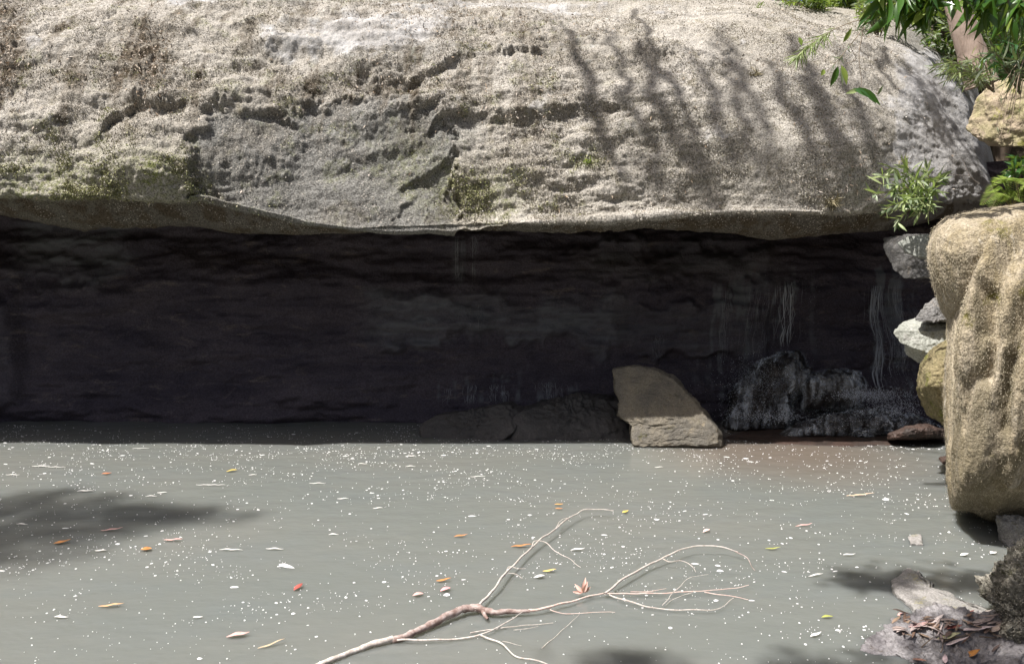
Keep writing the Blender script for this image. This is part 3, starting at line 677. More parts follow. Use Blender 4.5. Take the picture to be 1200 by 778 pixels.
fall('waterfall', 'thin white waterfall trickling down the cave wall beside the pale stone',
     [(1024, 335, 1017, 455, 1, .030, .22), (1026, 335, 1017, 455, 3, .010, .25), (1034, 335, 1040, 450, 6, .005, .2), (1050, 330, 1056, 440, 3, .004, .15), (1070, 360, 1078, 440, 2, .004, .1)],
     [(1020, 463, 22, 4, 7.5, 1700, .010), (1048, 478, 18, 6, 7.42, 900, .010), (1045, 430, 18, 30, 7.5, 260, .006), (1000, 490, 40, 8, 7.4, 900, .007)], 3)
wf1 = bpy.data.objects['waterfall']
film(wf1, [(905, 512), (930, 498), (975, 485), (1030, 480), (1070, 486), (1096, 498), (1106, 514), (905, 516)], 7.75, .36, ex=2.6, amp=.055, sc=6, seed=4, fine=.45, tilt=.5, stretch=(1, 1, 1.6))
fall('waterfall', 'broken middle waterfall falling over dark rock to a white splash',
     [(918, 330, 915, 405, 1, .022, .05), (920, 412, 880, 462, 2, .018, .35), (905, 440, 908, 480, 2, .016, .4), (916, 330, 914, 405, 4, .006, .05), (890, 340, 880, 420, 4, .003, .05), (850, 340, 845, 430, 3, .003, .05), (925, 412, 870, 468, 8, .006, .35), (900, 440, 905, 480, 7, .006, .40), (880, 450, 870, 485, 6, .006, .40)],
     [(893, 450, 24, 16, 7.62, 2000, .007), (905, 488, 22, 4, 7.45, 900, .009), (868, 480, 14, 8, 7.6, 300, .008), (925, 370, 40, 28, 8.0, 160, .005)], 4)
wf2 = bpy.data.objects['waterfall.001']
film(wf2, [(848, 494), (858, 462), (880, 436), (905, 420), (935, 412), (950, 440), (930, 470), (930, 520), (850, 520)], 8.0, .35, ex=2.5, amp=.06, sc=6, seed=6, fine=.45)
film(wf2, [(938, 444), (960, 436), (1000, 438), (1012, 448), (1012, 480), (940, 480)], 7.95, .3, ex=3, amp=.05, sc=4, seed=5)
fall('waterfall', 'faint pair of trickles dripping from the overhang in the middle of the cave', [(540, 278, 539, 333, 2, .004, .0), (556, 278, 554, 335, 2, .003, .0), (561, 355, 562, 385, 1, .003, 0)], [], 5)
fall('waterfall', 'short white dribbles running onto the long dark slab behind the leaning wedge',
     [(553, 452, 552, 472, 3, .004, .1), (580, 452, 578, 472, 3, .004, .1), (590, 458, 592, 473, 3, .006, .1), (640, 448, 642, 468, 5, .005, .1), (526, 455, 524, 470, 2, .003, .1), (770, 390, 769, 425, 2, .003, .05)], [], 6)

# ------------------------------------------------------------------ foam flecks on the pool
n = 30000; fx = rng.uniform(-6.5, 4.2, n); fy = rng.uniform(2.7, 8.0, n)
dens = .30+.8*sstep(-.5, .6, fbm(np.stack([fx, fy, 0*fx], -1), .8, 4, .6, 90))+.5*sstep(6.2, 7.2, fy)*sstep(-5, 0, fx)
dens *= .22+1.25*sstep(-.3, .55, fbm(np.stack([fx, fy, 0*fx], -1), 1.7, 4, .65, 95, (1, 1.8, 1)))
dens *= 1-.35*sstep(7.3, 7.9, fy)
k = rng.random(n) < dens*.75; fx, fy = fx[k], fy[k]; n = len(fx)
L = .0015*np.exp(rng.normal(size=n)*.65)*(1+.11*fy); W = L*rng.uniform(.55, 1, n)
big = rng.random(n) < .025; L[big] *= rng.uniform(2.2, 5.5, big.sum()); W[big] *= rng.uniform(1.2, 2.4, big.sum())
an = np.where(big, rng.normal(size=n)*.35, rng.uniform(0, 3.14, n)); ring = np.linspace(0, 2*np.pi, 6, endpoint=False)
rj = rng.uniform(.7, 1.25, (n, 6))
ex_, ey_ = L[:, None]*np.cos(ring)*rj, W[:, None]*np.sin(ring)*rj
V = np.stack([fx[:, None]+ex_*np.cos(an)[:, None]-ey_*np.sin(an)[:, None], fy[:, None]+ex_*np.sin(an)[:, None]+ey_*np.cos(an)[:, None], np.full((n, 6), .0015)], -1)
Vt = V.copy(); Vt[:, :, :2] = Vt.mean(1, keepdims=True)[:, :, :2]+(Vt[:, :, :2]-Vt.mean(1, keepdims=True)[:, :, :2])*.6; Vt[:, :, 2] += .0025
A = np.concatenate([V, Vt], 1).reshape(-1, 3); j = np.arange(6); j2 = (j+1) % 6
q = np.concatenate([np.stack([j, j2, j2+6, j+6], -1), [[6, 7, 8, 9], [6, 9, 10, 11]]])
props(mesh_np('foam', A, (np.arange(n)[:, None, None]*12+q[None]).reshape(-1, 4), M['foam']), 'white flecks of foam scattered over the pool', None, None, 'stuff')

# ------------------------------------------------------------------ floating leaves
def flatleaf(name, label, p, ang, L, W, col, group, curl=.12, cat='leaf', z=.006, tiltv=.0):
    key = tuple(round(c, 3) for c in col); mk = 'lf%s' % (key,)
    if mk not in M: M[mk] = plain('fallen_leaf_tone', col, tuple(c*.72 for c in col), 60, .6, .0005)
    D = np.array([[math.cos(ang), math.sin(ang), tiltv]]); U = np.array([[0, 0, 1.]])
    P0 = np.array([p])-D*L/2+np.array([[0, 0, z]])
    V, Fc = leaves(P0, D, U, L, W, -curl, .18, 8)
    V[:, 2] += .002*np.sin(V[:, 0]*90)
    o = mesh_np(name, V, Fc, M[mk], loc=p); sol = o.modifiers.new('thickness', 'SOLIDIFY'); sol.thickness = .0012
    return props(o, label, cat, group)
OR, RD, YL, PK, TN, WH, GR, BR = (.55, .24, .08), (.42, .10, .08), (.60, .46, .11), (.72, .42, .38), (.55, .42, .28), (.74, .72, .68), (.38, .40, .10), (.25, .13, .06)
FL = [(271.7, 552.5, .3, .085, .035, YL, 'yellow orange leaf afloat near the shaded back water, alone above the long foam streak'),
      (125, 556, 0, .08, .03, (.60, .2, .08), 'reddish orange leaf afloat at the top edge of the brown shadow patch'),
      (73, 636.6, .5, .09, .035, OR, 'small curled orange leaf floating low in the brown shadow patch'),
      (131, 622, .1, .13, .02, PK, 'thin pinkish leaf floating inside the brown shadow patch'),
      (171.6, 645, .0, .065, .05, OR, 'round orange leaf with a stalk at the lower edge of the brown shadow patch'),
      (203, 634, -.1, .12, .022, PK, 'narrow pink leaf floating at the tip of the brown shadow patch'),
      (130.5, 711, .1, .12, .02, (.66, .40, .22), 'thin tan leaf floating on the pale water below the brown shadow patch'),
      (349.6, 689.5, 1.2, .075, .03, RD, 'small crimson leaf floating upright in open water left of the dead branch'),
      (279, 745.6, .2, .10, .032, PK, 'big pale pink curled leaf floating near the butt of the dead branch'),
      (318, 756.7, .6, .12, .012, TN, 'slender tan leaf sliver floating beside the butt of the dead branch'),
      (540, 629, .2, .085, .02, OR, 'orange leaf floating alone up left of the forked white limb'),
      (611, 641, .05, .125, .022, OR, 'long orange leaf touching the upright white limb'),
      (655, 592, .0, .06, .02, (.66, .34, .10), 'short pale orange leaf floating above another by the white limb tip'),
      (655, 597, .0, .05, .018, OR, 'short deep orange leaf floating just under a paler one by the white limb tip'),
      (733, 600.5, .5, .05, .03, YL, 'tiny yellow leaf floating just beyond the tip of the upright limb'),
      (520, 681, .25, .08, .022, OR, 'orange leaf floating directly above two pinkish petals'),
      (490, 698, .2, .055, .032, PK, 'pale peach petal shaped leaf left of a pink one'),
      (522, 692, .4, .055, .035, (.78, .36, .36), 'rose pink petal shaped leaf under an orange one'),
      (644, 670, .1, .075, .022, (.72, .52, .18), 'straw yellow leaf floating beside a white one below the upright limb'),
      (632, 677, .1, .06, .03, WH, 'white leaf floating beside a straw yellow one below the upright limb'),
      (677, 645, .1, .085, .02, WH, 'slim white leaf floating under the drooping side twig'),
      (1008, 581.6, .0, .20, .022, (.72, .52, .36), 'long tan bark strip floating in front of the draped boulder'),
      (942, 616.6, .1, .11, .016, PK, 'thin pinkish strip floating out from the foot of the draped boulder'),
      (905.6, 644, .0, .09, .016, GR, 'lime yellow narrow leaf floating near the dark limb tip'),
      (969.5, 724, .0, .055, .02, GR, 'yellow green leaf floating near the leaf littered rock'),
      (995, 651, .0, .07, .016, WH, 'white sliver of leaf floating right of the dark limb tip'),
      (956, 675, .2, .085, .012, WH, 'thin white strand floating below the white sliver'),
      (956, 745, .5, .07, .018, WH, 'pale leaf floating between the dead branch and the leaf littered rock'),
      (1057.7, 722, .1, .05, .03, PK, 'small pink leaf floating against the flat lichened slab'),
      (828, 623, .6, .06, .028, (.80, .55, .5), 'small pale pink three cornered leaf floating above the curving limb'),
      (1125, 586, .1, .09, .02, WH, 'white sliver floating beside the moss draped boulder'),
      (1130, 651, .1, .05, .03, WH, 'white petal floating beside the brown shadow by the mossy mound'),
      (1164, 649, .4, .05, .03, (.8, .75, .72), 'creamy petal floating close under the speckled prop stone')]
for (x, y, a_, L_, W_, c, lb) in FL:
    flatleaf('floating_leaf', lb, onz(x, y), a_, L_, W_, c, 'leaves floating on the pool')
# longer streaks of pale scum: a few of them can be told apart
for (x, y, w) in ((247, 569, 36), (165, 526, 20), (372, 567, 20), (322, 644, 22), (271, 645, 30), (65, 548, 26), (48, 547, 22), (15, 557, 18), (100, 576, 20), (232, 724, 12), (560, 559, 18), (443, 596, 12), (425, 544, 12), (482, 535, 11), (481, 547, 12), (402, 585, 14), (772, 548, 10), (296, 557, 10), (391, 627, 12), (72, 724, 18), (177, 582, 14), (190, 578, 12), (26, 615, 14), (118, 646, 14)):
    flatleaf('pale_fragment', 'slim bleached leaf fragment lying flat on the open pool', onz(x, y), random.uniform(-.12, .12), w/F*onz(x, y)[1], random.uniform(.012, .022), WH, 'bleached fragments floating on the pool', .02, 'leaf')

# ------------------------------------------------------------------ dead branch in the pool
def bp(pts):      # pixel trace with height above the water -> world
    return np.array([onz(x, y, z*.22+.004) for x, y, z in pts])
M['deadwood'] = plain('bleached_dead_wood', (.62, .57, .52), (.40, .34, .30), 50, .75, .002)
M['brownwood'] = plain('brown_dead_wood', (.20, .135, .115), (.44, .36, .33), 26, .75, .004, stretch=(1, 1, 1))
M['pinkwood'] = plain('pinkish_dead_wood', (.55, .38, .33), (.68, .56, .50), 50, .75, .002)
br = empty('fallen_branch', bp([(520, 726, 0)])[0], 'bleached dead branch with forking limbs lying across the pool', 'branch')
V, Fc = join([tube(bp([(330, 800, .0), (379, 777, .015), (423, 759, .03), (460, 748, .05)]), [.011, .012, .014], 9, 24, .006, 1, .25)])
mesh_np('butt_end', V, Fc, M['deadwood'], br)
V, Fc = join([tube(bp([(455, 749.6, .05), (471.6, 745.6, .055), (502.5, 732, .075), (538, 717, .09), (557, 712.8, .10), (566, 714.5, .095), (580, 717.5, .09), (600, 716, .09), (622, 715.2, .085)]), [.014, .015, .016, .017, .018, .016, .014, .011, .008], 10, 60, .009, 2, .4),
              tube(bp([(566, 716, .09), (569, 722, .075), (572, 725, .07)]), [.011, .006], 6, 8)])
mesh_np('stem', V, Fc, M['brownwood'], br)
def limb(paths, mat, r0, seed, nm='limb'):
    V, Fc = join([tube(bp(p), [r*.72, r*.52, r*.3], 6, max(14, 7*len(p)), .010, seed+i, .2) for i, (p, r) in enumerate(paths)])
    return mesh_np(nm, V, Fc, M[mat], br)
limb([([(558, 714, .10), (577.6, 690.4, .13), (595, 670.5, .15), (617, 646, .17), (635, 631, .18), (657, 615, .19), (674.8, 602, .20), (688, 597.7, .20), (719, 598, .19)], .0095),
      ([(620, 643, .17), (626, 634.5, .18), (637, 635.5, .18), (657, 648.5, .13), (670, 656, .07), (681, 665, .01)], .004),
      ([(590, 675, .14), (597, 665, .16), (608, 666, .15), (617, 665, .14)], .0035), ([(595, 672, .15), (605, 673.5, .12), (613, 678, .09)], .003),
      ([(650, 620, .18), (656, 610, .20), (664, 606, .21), (667, 610, .20)], .0035)], 'deadwood', .009, 10)
limb([([(618, 715.5, .085), (635, 714, .08), (661.5, 707, .075), (688, 699, .08), (712, 694, .085)], .0095),
      ([(640, 711.5, .075), (660, 717, .03), (720, 717.5, .005)], .0035)], 'pinkwood', .009, 20)
limb([([(708, 695, .085), (736.6, 675, .13), (761, 659.5, .16), (785, 650.7, .18), (811.7, 640.5, .20), (842.6, 641, .20), (864.7, 646, .17)], .0085),
      ([(776, 654, .17), (785, 657, .17), (798, 655.5, .16), (811.7, 664, .12), (816, 670.6, .08)], .0038)], 'deadwood', .008, 30)
limb([([(862, 645.4, .17), (872, 651, .13), (878, 657, .10), (884.6, 667.5, .04)], .0042)], 'brownwood', .004, 35, 'twig')
limb([([(708, 695, .085), (767.5, 694, .07), (829, 693, .06), (878, 686, .06)], .005), ([(825, 693, .06), (860, 698, .04), (878, 702, .02)], .0035), ([(740, 693, .075), (765, 692, .075), (780, 689, .08)], .003)], 'pinkwood', .005, 40, 'twig')
limb([([(714, 696, .08), (745.5, 707, .06), (767.5, 711.6, .05), (803, 714, .05), (834, 714.7, .05), (849, 708, .06), (860, 700, .07)], .0052), ([(776, 709, .05), (795, 690, .06), (806, 678, .07), (830, 673, .06)], .0028), ([(812, 694, .06), (790, 702, .05), (780, 708, .05)], .002)], 'deadwood', .005, 50, 'twig')
limb([([(465, 751, .03), (516, 750, .025), (560, 744, .03), (580, 736, .05), (600, 726, .07), (612, 717, .085)], .0065), ([(550, 741, .03), (591, 734.6, .03), (648, 728, .02)], .0045), ([(600, 738, .02), (630, 734, .015)], .0025), ([(563, 745, .03), (586.5, 754.5, .02), (608.5, 770, .015), (635, 778, .01), (650, 786, .0)], .006),
      ([(635, 759, .005), (657, 739, .008), (679, 720.5, .01)], .003), ([(590, 750, .01), (612, 754, .01)], .002)], 'deadwood', .006, 60, 'twig')
# curled pink dead leaf caught on the limb
c0 = bp([(683, 694, .10)])[0]; D = np.array([[.2, 0, 1], [-.6, .1, .6], [.7, .2, .4], [.3, -.3, .8], [-.9, 0, .05]]); U = np.array([[0, -1, .3]]*5)
V, Fc = leaves(np.repeat([c0], 5, 0), D, U, np.array([.07, .055, .05, .06, .05]), np.array([.025, .02, .018, .02, .015]), .35, .4)
M['pinkleaf'] = leafmat('curled_pink_leaf', (.70, .36, .30), (.80, .55, .48), .6, .2); mesh_np('dead_leaf', V, Fc, M['pinkleaf'], br)

# ------------------------------------------------------------------ leaf litter on the bank rock
BK = bpy.data.objects['bank_rock']
dg = bpy.context.evaluated_depsgraph_get()
bverts = np.array([v.co[:] for v in BK.data.vertices])+np.array(BK.location); bqx, bqy = proj(bverts)
def onbank(x, y):
    w = (bqx-x)**2+(bqy-y)**2+1e4*(bverts[:, 1] > 3.6); k = np.argmin(w+bverts[:, 1]*3); return bverts[k]+np.array([0, -.008, .006])
LB = [(1138, 767, .15, .075, .034, (.50, .22, .06), 'orange brown oval leaf lying on the grey violet rock'),
      (1115, 736, -.2, .08, .03, (.30, .10, .08), 'dark red leaf lying on top of the grey violet rock'),
      (1130, 722, .1, .09, .03, (.22, .075, .06), 'maroon leaf at the back of the heap below the flat lichened slab'),
      (1142, 740, -.5, .17, .03, (.62, .52, .52), 'long pale mauve gum leaf curving over the heap of leaves'),
      (1112, 747, -.1, .10, .035, (.50, .48, .28), 'pale olive leaf in the heap on the grey violet rock'),
      (1076, 735, -.25, .11, .035, (.55, .36, .34), 'dusty pink leaf at the water side of the heap'),
      (1152, 729, .1, .10, .03, (.60, .47, .42), 'pinkish leaf against the shaggy mound'),
      (1095, 728, .3, .09, .025, (.66, .56, .52), 'pale leaf tucked against the flat lichened slab'),
      (1168, 737, .4, .07, .03, (.62, .50, .42), 'short cream leaf at the foot of the shaggy mound'),
      (1118, 754, .0, .12, .02, (.66, .55, .54), 'narrow whitish leaf in front of the pale olive leaf'),
      (1076, 775, -.9, .06, .03, (.55, .30, .22), 'brown leaf curled at the lower front of the grey violet rock'),
      (1150, 720, .0, .10, .016, (.75, .66, .58), 'thin cream strip along the back of the leaf heap'),
      (1165, 761, .5, .06, .012, (.10, .07, .06), 'small black curled twig on the bare grey violet rock'),
      (1106, 772, 1.1, .05, .02, (.60, .45, .45), 'small pink leaf beside the orange brown oval leaf')]
for (x, y, a_, L_, W_, c, lb) in LB:
    flatleaf('fallen_leaf', lb, onbank(x, y), a_, L_, W_, c, 'dead leaves on the bank rock', .2, 'leaf', .0, .15)

for k in range(85):
    x = random.uniform(1050, 1182); y = random.uniform(718, 762)*.6+random.uniform(716, 742)*.4
    flatleaf('fallen_leaf', 'dull brown or greyish scrap of dead leaf in the heap on the bank rock', onbank(x, y)+np.array([0, 0, random.uniform(0, .012)]), random.uniform(-.9, 1.2), random.uniform(.03, .085), random.uniform(.006, .024),
             random.choice([(.22, .14, .10), (.34, .27, .24), (.16, .11, .09), (.45, .37, .34), (.28, .20, .14)]), 'dull scraps of dead leaf on the bank rock', random.uniform(-.3, .3), 'leaf', .0, random.uniform(-.3, .4))
for (x, y, a_, L_) in ((1088, 752, .9, .12), (1125, 748, .2, .16), (1160, 748, -.4, .12), (1100, 762, 1.2, .1)):
    p = onbank(x, y); dv = np.array([math.cos(a_), .2, math.sin(a_)*.5])*L_/2
    props(mesh_np('dead_twig', *tube([p-dv, p+np.array([0, -.01, .012]), p+dv+np.array([0, 0, .01])], [.003, .0022, .0015], 5, 10, .01, int(x)), M['darkbark'], loc=p), 'thin dark twig lying among the dead leaves on the bank rock', 'twig', 'twigs on the bank rock')
# ------------------------------------------------------------------ plants
def plant(name, label, cat, base, stems, leafspec, mats, group=None, partname='foliage', seed=0):
    """stems: list of (points, radius); leafspec: list of (P, D, U, L, W, matkey, bend)"""
    root = empty(name, base, label, cat, group)
    if stems:
        V, Fc = join([tube(p, [r, r*.8, r*.4], 5, max(8, 4*len(p)), .01, i+seed) for i, (p, r) in enumerate(stems)]); mesh_np('stem', V, Fc, M[mats[0]], root)
    byM = {}
    for (P_, D, U, L, W, mk, bd) in leafspec: byM.setdefault(mk, []).append(leaves(P_, D, U, L, W, bd, .2, 5))
    for mk, lst in byM.items():
        V, Fc = join(lst); mesh_np(partname, V, Fc, M[mk], root)
    return root
def along(pts, n, t0=.25, t1=1.0):
    X = spline(pts, 60); t = rng.uniform(t0, t1, n); i = (t*58).astype(int); T = X[i+1]-X[i]; return X[i], T/np.linalg.norm(T, axis=1)[:, None]
def sprays(stems, n, L, W, mk, out=1.0, fwd=.6, drop=.2, bend=.3, t0=.2):
    out_ = []
    for p, r in stems:
        X, T = along(p, n, t0); D = T*fwd+rdir(n)*out+np.array([0, 0, -drop]); U = rdir(n, .9)
        out_.append((X, D, U, rng.uniform(L*.6, L*1.2, n), rng.uniform(W*.7, W*1.2, n), mk, rng.uniform(0, bend, n)))
    return out_
def A3(x, y, Y): return at(x, y, Y)
# glossy branch overhanging top right
br_y = 4.7
def rosettes(cs, nl, L, W, mk, down=.75, spread=.9):
    o = []
    for (x, y, Yy) in cs:
        n_ = nl; P_ = np.repeat([A3(x, y, Yy)], n_, 0)+rng.normal(size=(n_, 3))*.012
        D = rdir(n_, -down, .6)*spread+np.array([0, 0, -down*.4]); U = rdir(n_, 1.2)
        o.append((P_, D, U, rng.uniform(L*.7, L*1.15, n_), rng.uniform(W*.8, W*1.2, n_), mk, rng.uniform(.05, .4, n_)))
    return o
cs1 = [(1038, -6, 4.7), (1062, -4, 4.6), (1050, 8, 4.8), (1082, 6, 4.6), (1098, -8, 4.75), (1120, -10, 4.6), (1140, -4, 4.7), (1160, 2, 4.55), (1180, -6, 4.7), (1200, 2, 4.6), (1075, -18, 4.6), (1150, -20, 4.6), (1190, 12, 4.8), (1100, -22, 4.5), (1172, 6, 4.9)]
stems = [(np.array([A3(1330, -160, 4.6), A3(1230, -60, 4.6), A3(1150, -28, 4.6), A3(1090, -20, 4.6), A3(1036, -8, 4.7)]), .012)]
for (x, y, Yy) in cs1: stems.append((np.array([A3(x+25, -30, 4.6), A3(x+8, y-10, Yy), A3(x, y, Yy)]), .004))
plant('leafy_branch', 'overhanging branch of dark glossy lance shaped leaves in the top right corner', 'branch', A3(1330, -160, 4.6), stems,
      rosettes(cs1, 12, .19, .045, 'glossy')+rosettes(cs1[::3], 3, .16, .04, 'fern'), ['twig'])
# thin hanging twig with few leaves
hs = [(np.array([A3(1075, -40, 5.2), A3(1035, 10, 5.2), A3(1012, 32, 5.2), A3(990, 62, 5.2), A3(970, 84, 5.2)]), .004), (np.array([A3(1012, 30, 5.2), A3(1008, 60, 5.2), A3(1009, 106, 5.2)]), .003),
      (np.array([A3(1022, 20, 5.2), A3(985, 30, 5.2), A3(950, 52, 5.2), A3(930, 70, 5.2)]), .003), (np.array([A3(996, 52, 5.2), A3(1004, 70, 5.2), A3(990, 75, 5.2)]), .002)]
def single(x, y, dx, dy, L, W, mk, Yy=5.2):
    a = A3(x, y, Yy); b = A3(x+dx, y+dy, Yy); return (a[None], (b-a)[None]+np.array([[0, -.02, 0]]), np.array([[.2, -1, .3]]), np.array([L]), np.array([W]), mk, .1)
lf = [single(986, 77, 3, 14, .13, .042, 'fern'), single(982, 78, -8, 20, .14, .042, 'glossy'), single(988, 50, 8, -14, .10, .03, 'fern'), single(1006, 103, 28, 21, .18, .055, 'glossy'), single(1000, 104, 14, 8, .12, .04, 'darkfern'), single(1006, 106, -16, 4, .09, .03, 'palegreen'), single(1012, 108, 12, 12, .11, .03, 'glossy'),
      single(936, 44, 3, 12, .06, .03, 'fern'), single(966, 82, -5, 8, .05, .03, 'fern'), single(985, 80, 2, 22, .12, .02, 'greyleaf'), single(1028, 112, 6, -12, .07, .018, 'greyleaf')]
plant('hanging_twig', 'thin hanging twig with a few bright and dark green leaves in front of the boulder', 'twig', A3(1075, -40, 5.2), hs,
      lf+sprays(hs[2:3], 110, .10, .007, 'palegreen', .8, .5, .5, .3, .4)+sprays(hs[:1], 34, .06, .006, 'greyleaf', .8, .5, .3, .3, .4), ['twig'])
# shrub at the right end of the lip
sb = A3(1082, 238, 6.75); stems = []
for (x, y, Yy) in ((1030, 205, 6.6), (1045, 222, 6.5), (1060, 196, 6.6), (1085, 195, 6.7), (1105, 205, 6.7), (1035, 248, 6.5), (1050, 262, 6.4), (1075, 255, 6.4), (1062, 235, 6.4), (1095, 222, 6.5), (1022, 228, 6.5), (1042, 196, 6.6), (1072, 210, 6.45), (1050, 240, 6.4), (1030, 216, 6.5), (1088, 250, 6.45)):
    stems.append((np.array([sb, (sb+A3(x, y, Yy))/2+np.array([0, -.06, .05]), A3(x, y, Yy)]), .004))
plant('lip_shrub', 'pale green shrub with lance leaves growing from the lip of the overhanging boulder', 'shrub', sb, stems,
      sprays(stems, 15, .125, .019, 'palegreen', 1.0, .8, .1)+sprays(stems, 10, .10, .024, 'greyleaf', .9, .5, .2)+sprays(stems[4:9], 3, .09, .026, 'darkfern', .8, .6, .3), ['stem'])
# dry fork beside it
V, Fc = join([tube([A3(1148, 216, 6.8), A3(1136, 205, 6.75), A3(1128, 186, 6.75)], [.006, .004, .003], 5), tube([A3(1137, 206, 6.75), A3(1118, 205, 6.7), A3(1108, 200, 6.7)], [.004, .002], 5)])
props(mesh_np('dry_twig', V, Fc, M['deadwood'], loc=A3(1148, 216, 6.8)), 'bleached forked twig beside the lip shrub', 'twig')
# lance leaved bush right of the boulder, upper right
def bush(name, label, cat, cx, cy, sx, sy, Y, ns, nl, L, W, mks, base, out=.8, drop=.15):
    b0 = A3(*base, Y+.15); st = []
    for k in range(ns):
        a_ = rng.uniform(0, 6.28); r_ = math.sqrt(rng.random()); e_ = A3(cx+sx*r_*math.cos(a_), cy+sy*r_*math.sin(a_), Y+rng.normal()*.18); st.append((np.array([b0, (b0+e_)/2+np.array([0, 0, .08]), e_]), .004))
    ls = []
    for i, mk in enumerate(mks): ls += sprays(st[i::len(mks)], nl, L, W, mk, out, .7, drop)
    return plant(name, label, cat, b0, st, ls, ['twig'])
bush('lance_leaf_bush', 'loose grey green bush with narrow leaves above the yellow lichened rock', 'shrub', 1120, 82, 36, 24, 6.6, 26, 16, .10, .013, ['greyleaf', 'palegreen', 'greyleaf'], (1165, 108))
bush('spiky_bush', 'dark green spiky leaved bush in front of the pinkish trunk', 'shrub', 1172, 62, 30, 28, 6.3, 18, 16, .13, .02, ['darkfern', 'greyleaf', 'glossy'], (1195, 110))
bush('hillside_bush', 'hazy olive bush behind the pinkish trunk at the right edge', 'shrub', 1185, 60, 60, 45, 9.2, 60, 26, .12, .02, ['bush', 'greyleaf', 'palegreen', 'bush'], (1190, 110))
bush('twiggy_bush', 'sparse twiggy bush hanging over the face of the yellow lichened rock', 'shrub', 1180, 130, 26, 36, 6.2, 12, 7, .05, .008, ['bush', 'greyleaf'], (1200, 70))
bush('dark_shrub', 'dark green leafy plant in the hollow above the bright fern', 'plant', 1186, 192, 18, 16, 6.2, 14, 8, .10, .03, ['darkfern', 'darkfern', 'glossy'], (1192, 222))
# fern fronds
def fern(name, label, base, tips, L, mk, Y):
    b0 = A3(*base, Y); st, ls = [], []
    for (x, y) in tips:
        e_ = A3(x, y, Y-.12+rng.normal()*.06); mid = (b0+e_)/2+np.array([0, 0, .10]); pts = np.array([b0, mid, e_]); st.append((pts, .003))
        X = spline(pts, 26); T = np.gradient(X, axis=0); T /= np.linalg.norm(T, axis=1)[:, None]
        sd = np.cross(T, [0, -.3, 1.]); sd /= np.linalg.norm(sd, axis=1)[:, None]; tt = np.linspace(0, 1, 26); w = np.sin(np.pi*np.clip(tt*.85+.15, 0, 1))*L
        for sgn in (-1, 1):
            n_ = 22; ls.append((X[4:], sd[4:]*sgn+T[4:]*.5, np.repeat([[0, -.3, 1.]], n_, 0)+rng.normal(size=(n_, 3))*.1, w[4:]+.012, np.full(n_, .008), mk, .15))
    return plant(name, label, 'fern', b0, st, ls, ['stem'], None, 'frond')
fern('fern', 'bright yellow green fern on top of the draped boulder', (1186, 246), [(1150, 240), (1156, 226), (1165, 214), (1178, 210), (1190, 212), (1204, 216), (1160, 246), (1196, 236), (1212, 228), (1172, 236)], .075, 'fern', 5.7)
# grass fringe on the crest (uncountable) and weeds
cr = [];
idx = np.where((face > 8.7) & (face < 9.6) & (px2 > 520) & (px2 < 900))[0]; idx = rng.choice(idx, 900)
n_ = len(idx); V, Fc = leaves(P2[idx], rdir(n_, 1.6), rdir(n_), rng.uniform(.03, .09, n_), .006, .3, .1, 3)
props(mesh_np('grass', V, Fc, M['grass']), 'short green grass along the crest of the boulder', None, None, 'stuff')
def weed(label, x, y, Y, n, L, mk, w=.01, name='weed', cat='plant', base=None):
    P_ = np.repeat([A3(x, y, Y)], n, 0)+rng.normal(size=(n, 3))*np.array([.05, .05, .01]); V, Fc = leaves(P_, rdir(n, .8), rdir(n), rng.uniform(L*.5, L, n), w, .5, .15, 5)
    return props(mesh_np(name, V, Fc, M[mk], loc=A3(x, y, Y)), label, cat)
def surf(x, y):
    w = np.where((face > 3) & (face < 9.3), (px2-x)**2+(py2-y)**2, 1e9); return P2[np.argmin(w)]
for (lb, x, y, n, L, mk, nm, cat) in (('dark dry grass tuft in a hollow on the upper right of the mossy boulder', 886, 88, 60, .12, 'drygrass', 'grass_tuft', 'grass tuft'),
        ('small yellow green weed at the crest of the mossy boulder left of the hanging twig', 888, 10, 26, .10, 'grass', 'weed', 'plant'),
        ('tiny green weed growing in the pinkish moss of the boulder face', 690, 190, 40, .05, 'grass', 'weed', 'plant'),
        ('dry strawy tuft hanging at the lip of the boulder left of the lip shrub', 975, 236, 90, .11, 'drygrass', 'grass_tuft', 'grass tuft'),
        ('brown dry tuft above the lip shrub', 1058, 190, 40, .09, 'drygrass', 'grass_tuft', 'grass tuft')):
    p = surf(x, y); P_ = np.repeat([p], n, 0)+rng.normal(size=(n, 3))*np.array([.022, .008, .01]); D = rdir(n, -.1)+np.array([0, -.8, 0])
    V, Fc = leaves(P_, D, rdir(n), rng.uniform(L*.5, L, n), .007, .5, .1, 5); props(mesh_np(nm, V, Fc, M[mk], loc=p), lb, cat)
bush('crest_bush', 'leafy green bush behind the crest of the boulder left of the glossy branch', 'shrub', 945, -4, 45, 12, 9.6, 26, 20, .10, .022, ['fern', 'bush', 'greyleaf'], (960, 24))
bush('slope_bush', 'dark bush on the slope behind the crest between the two leafy crest bushes', 'shrub', 985, -6, 60, 30, 11.0, 60, 22, .14, .03, ['bush', 'greyleaf', 'fern'], (985, 40))
bush('crest_bush', 'small bright green bush behind the crest under the glossy branch', 'shrub', 1020, 10, 30, 16, 9.0, 20, 16, .10, .022, ['fern', 'greyleaf', 'bush'], (1030, 50))

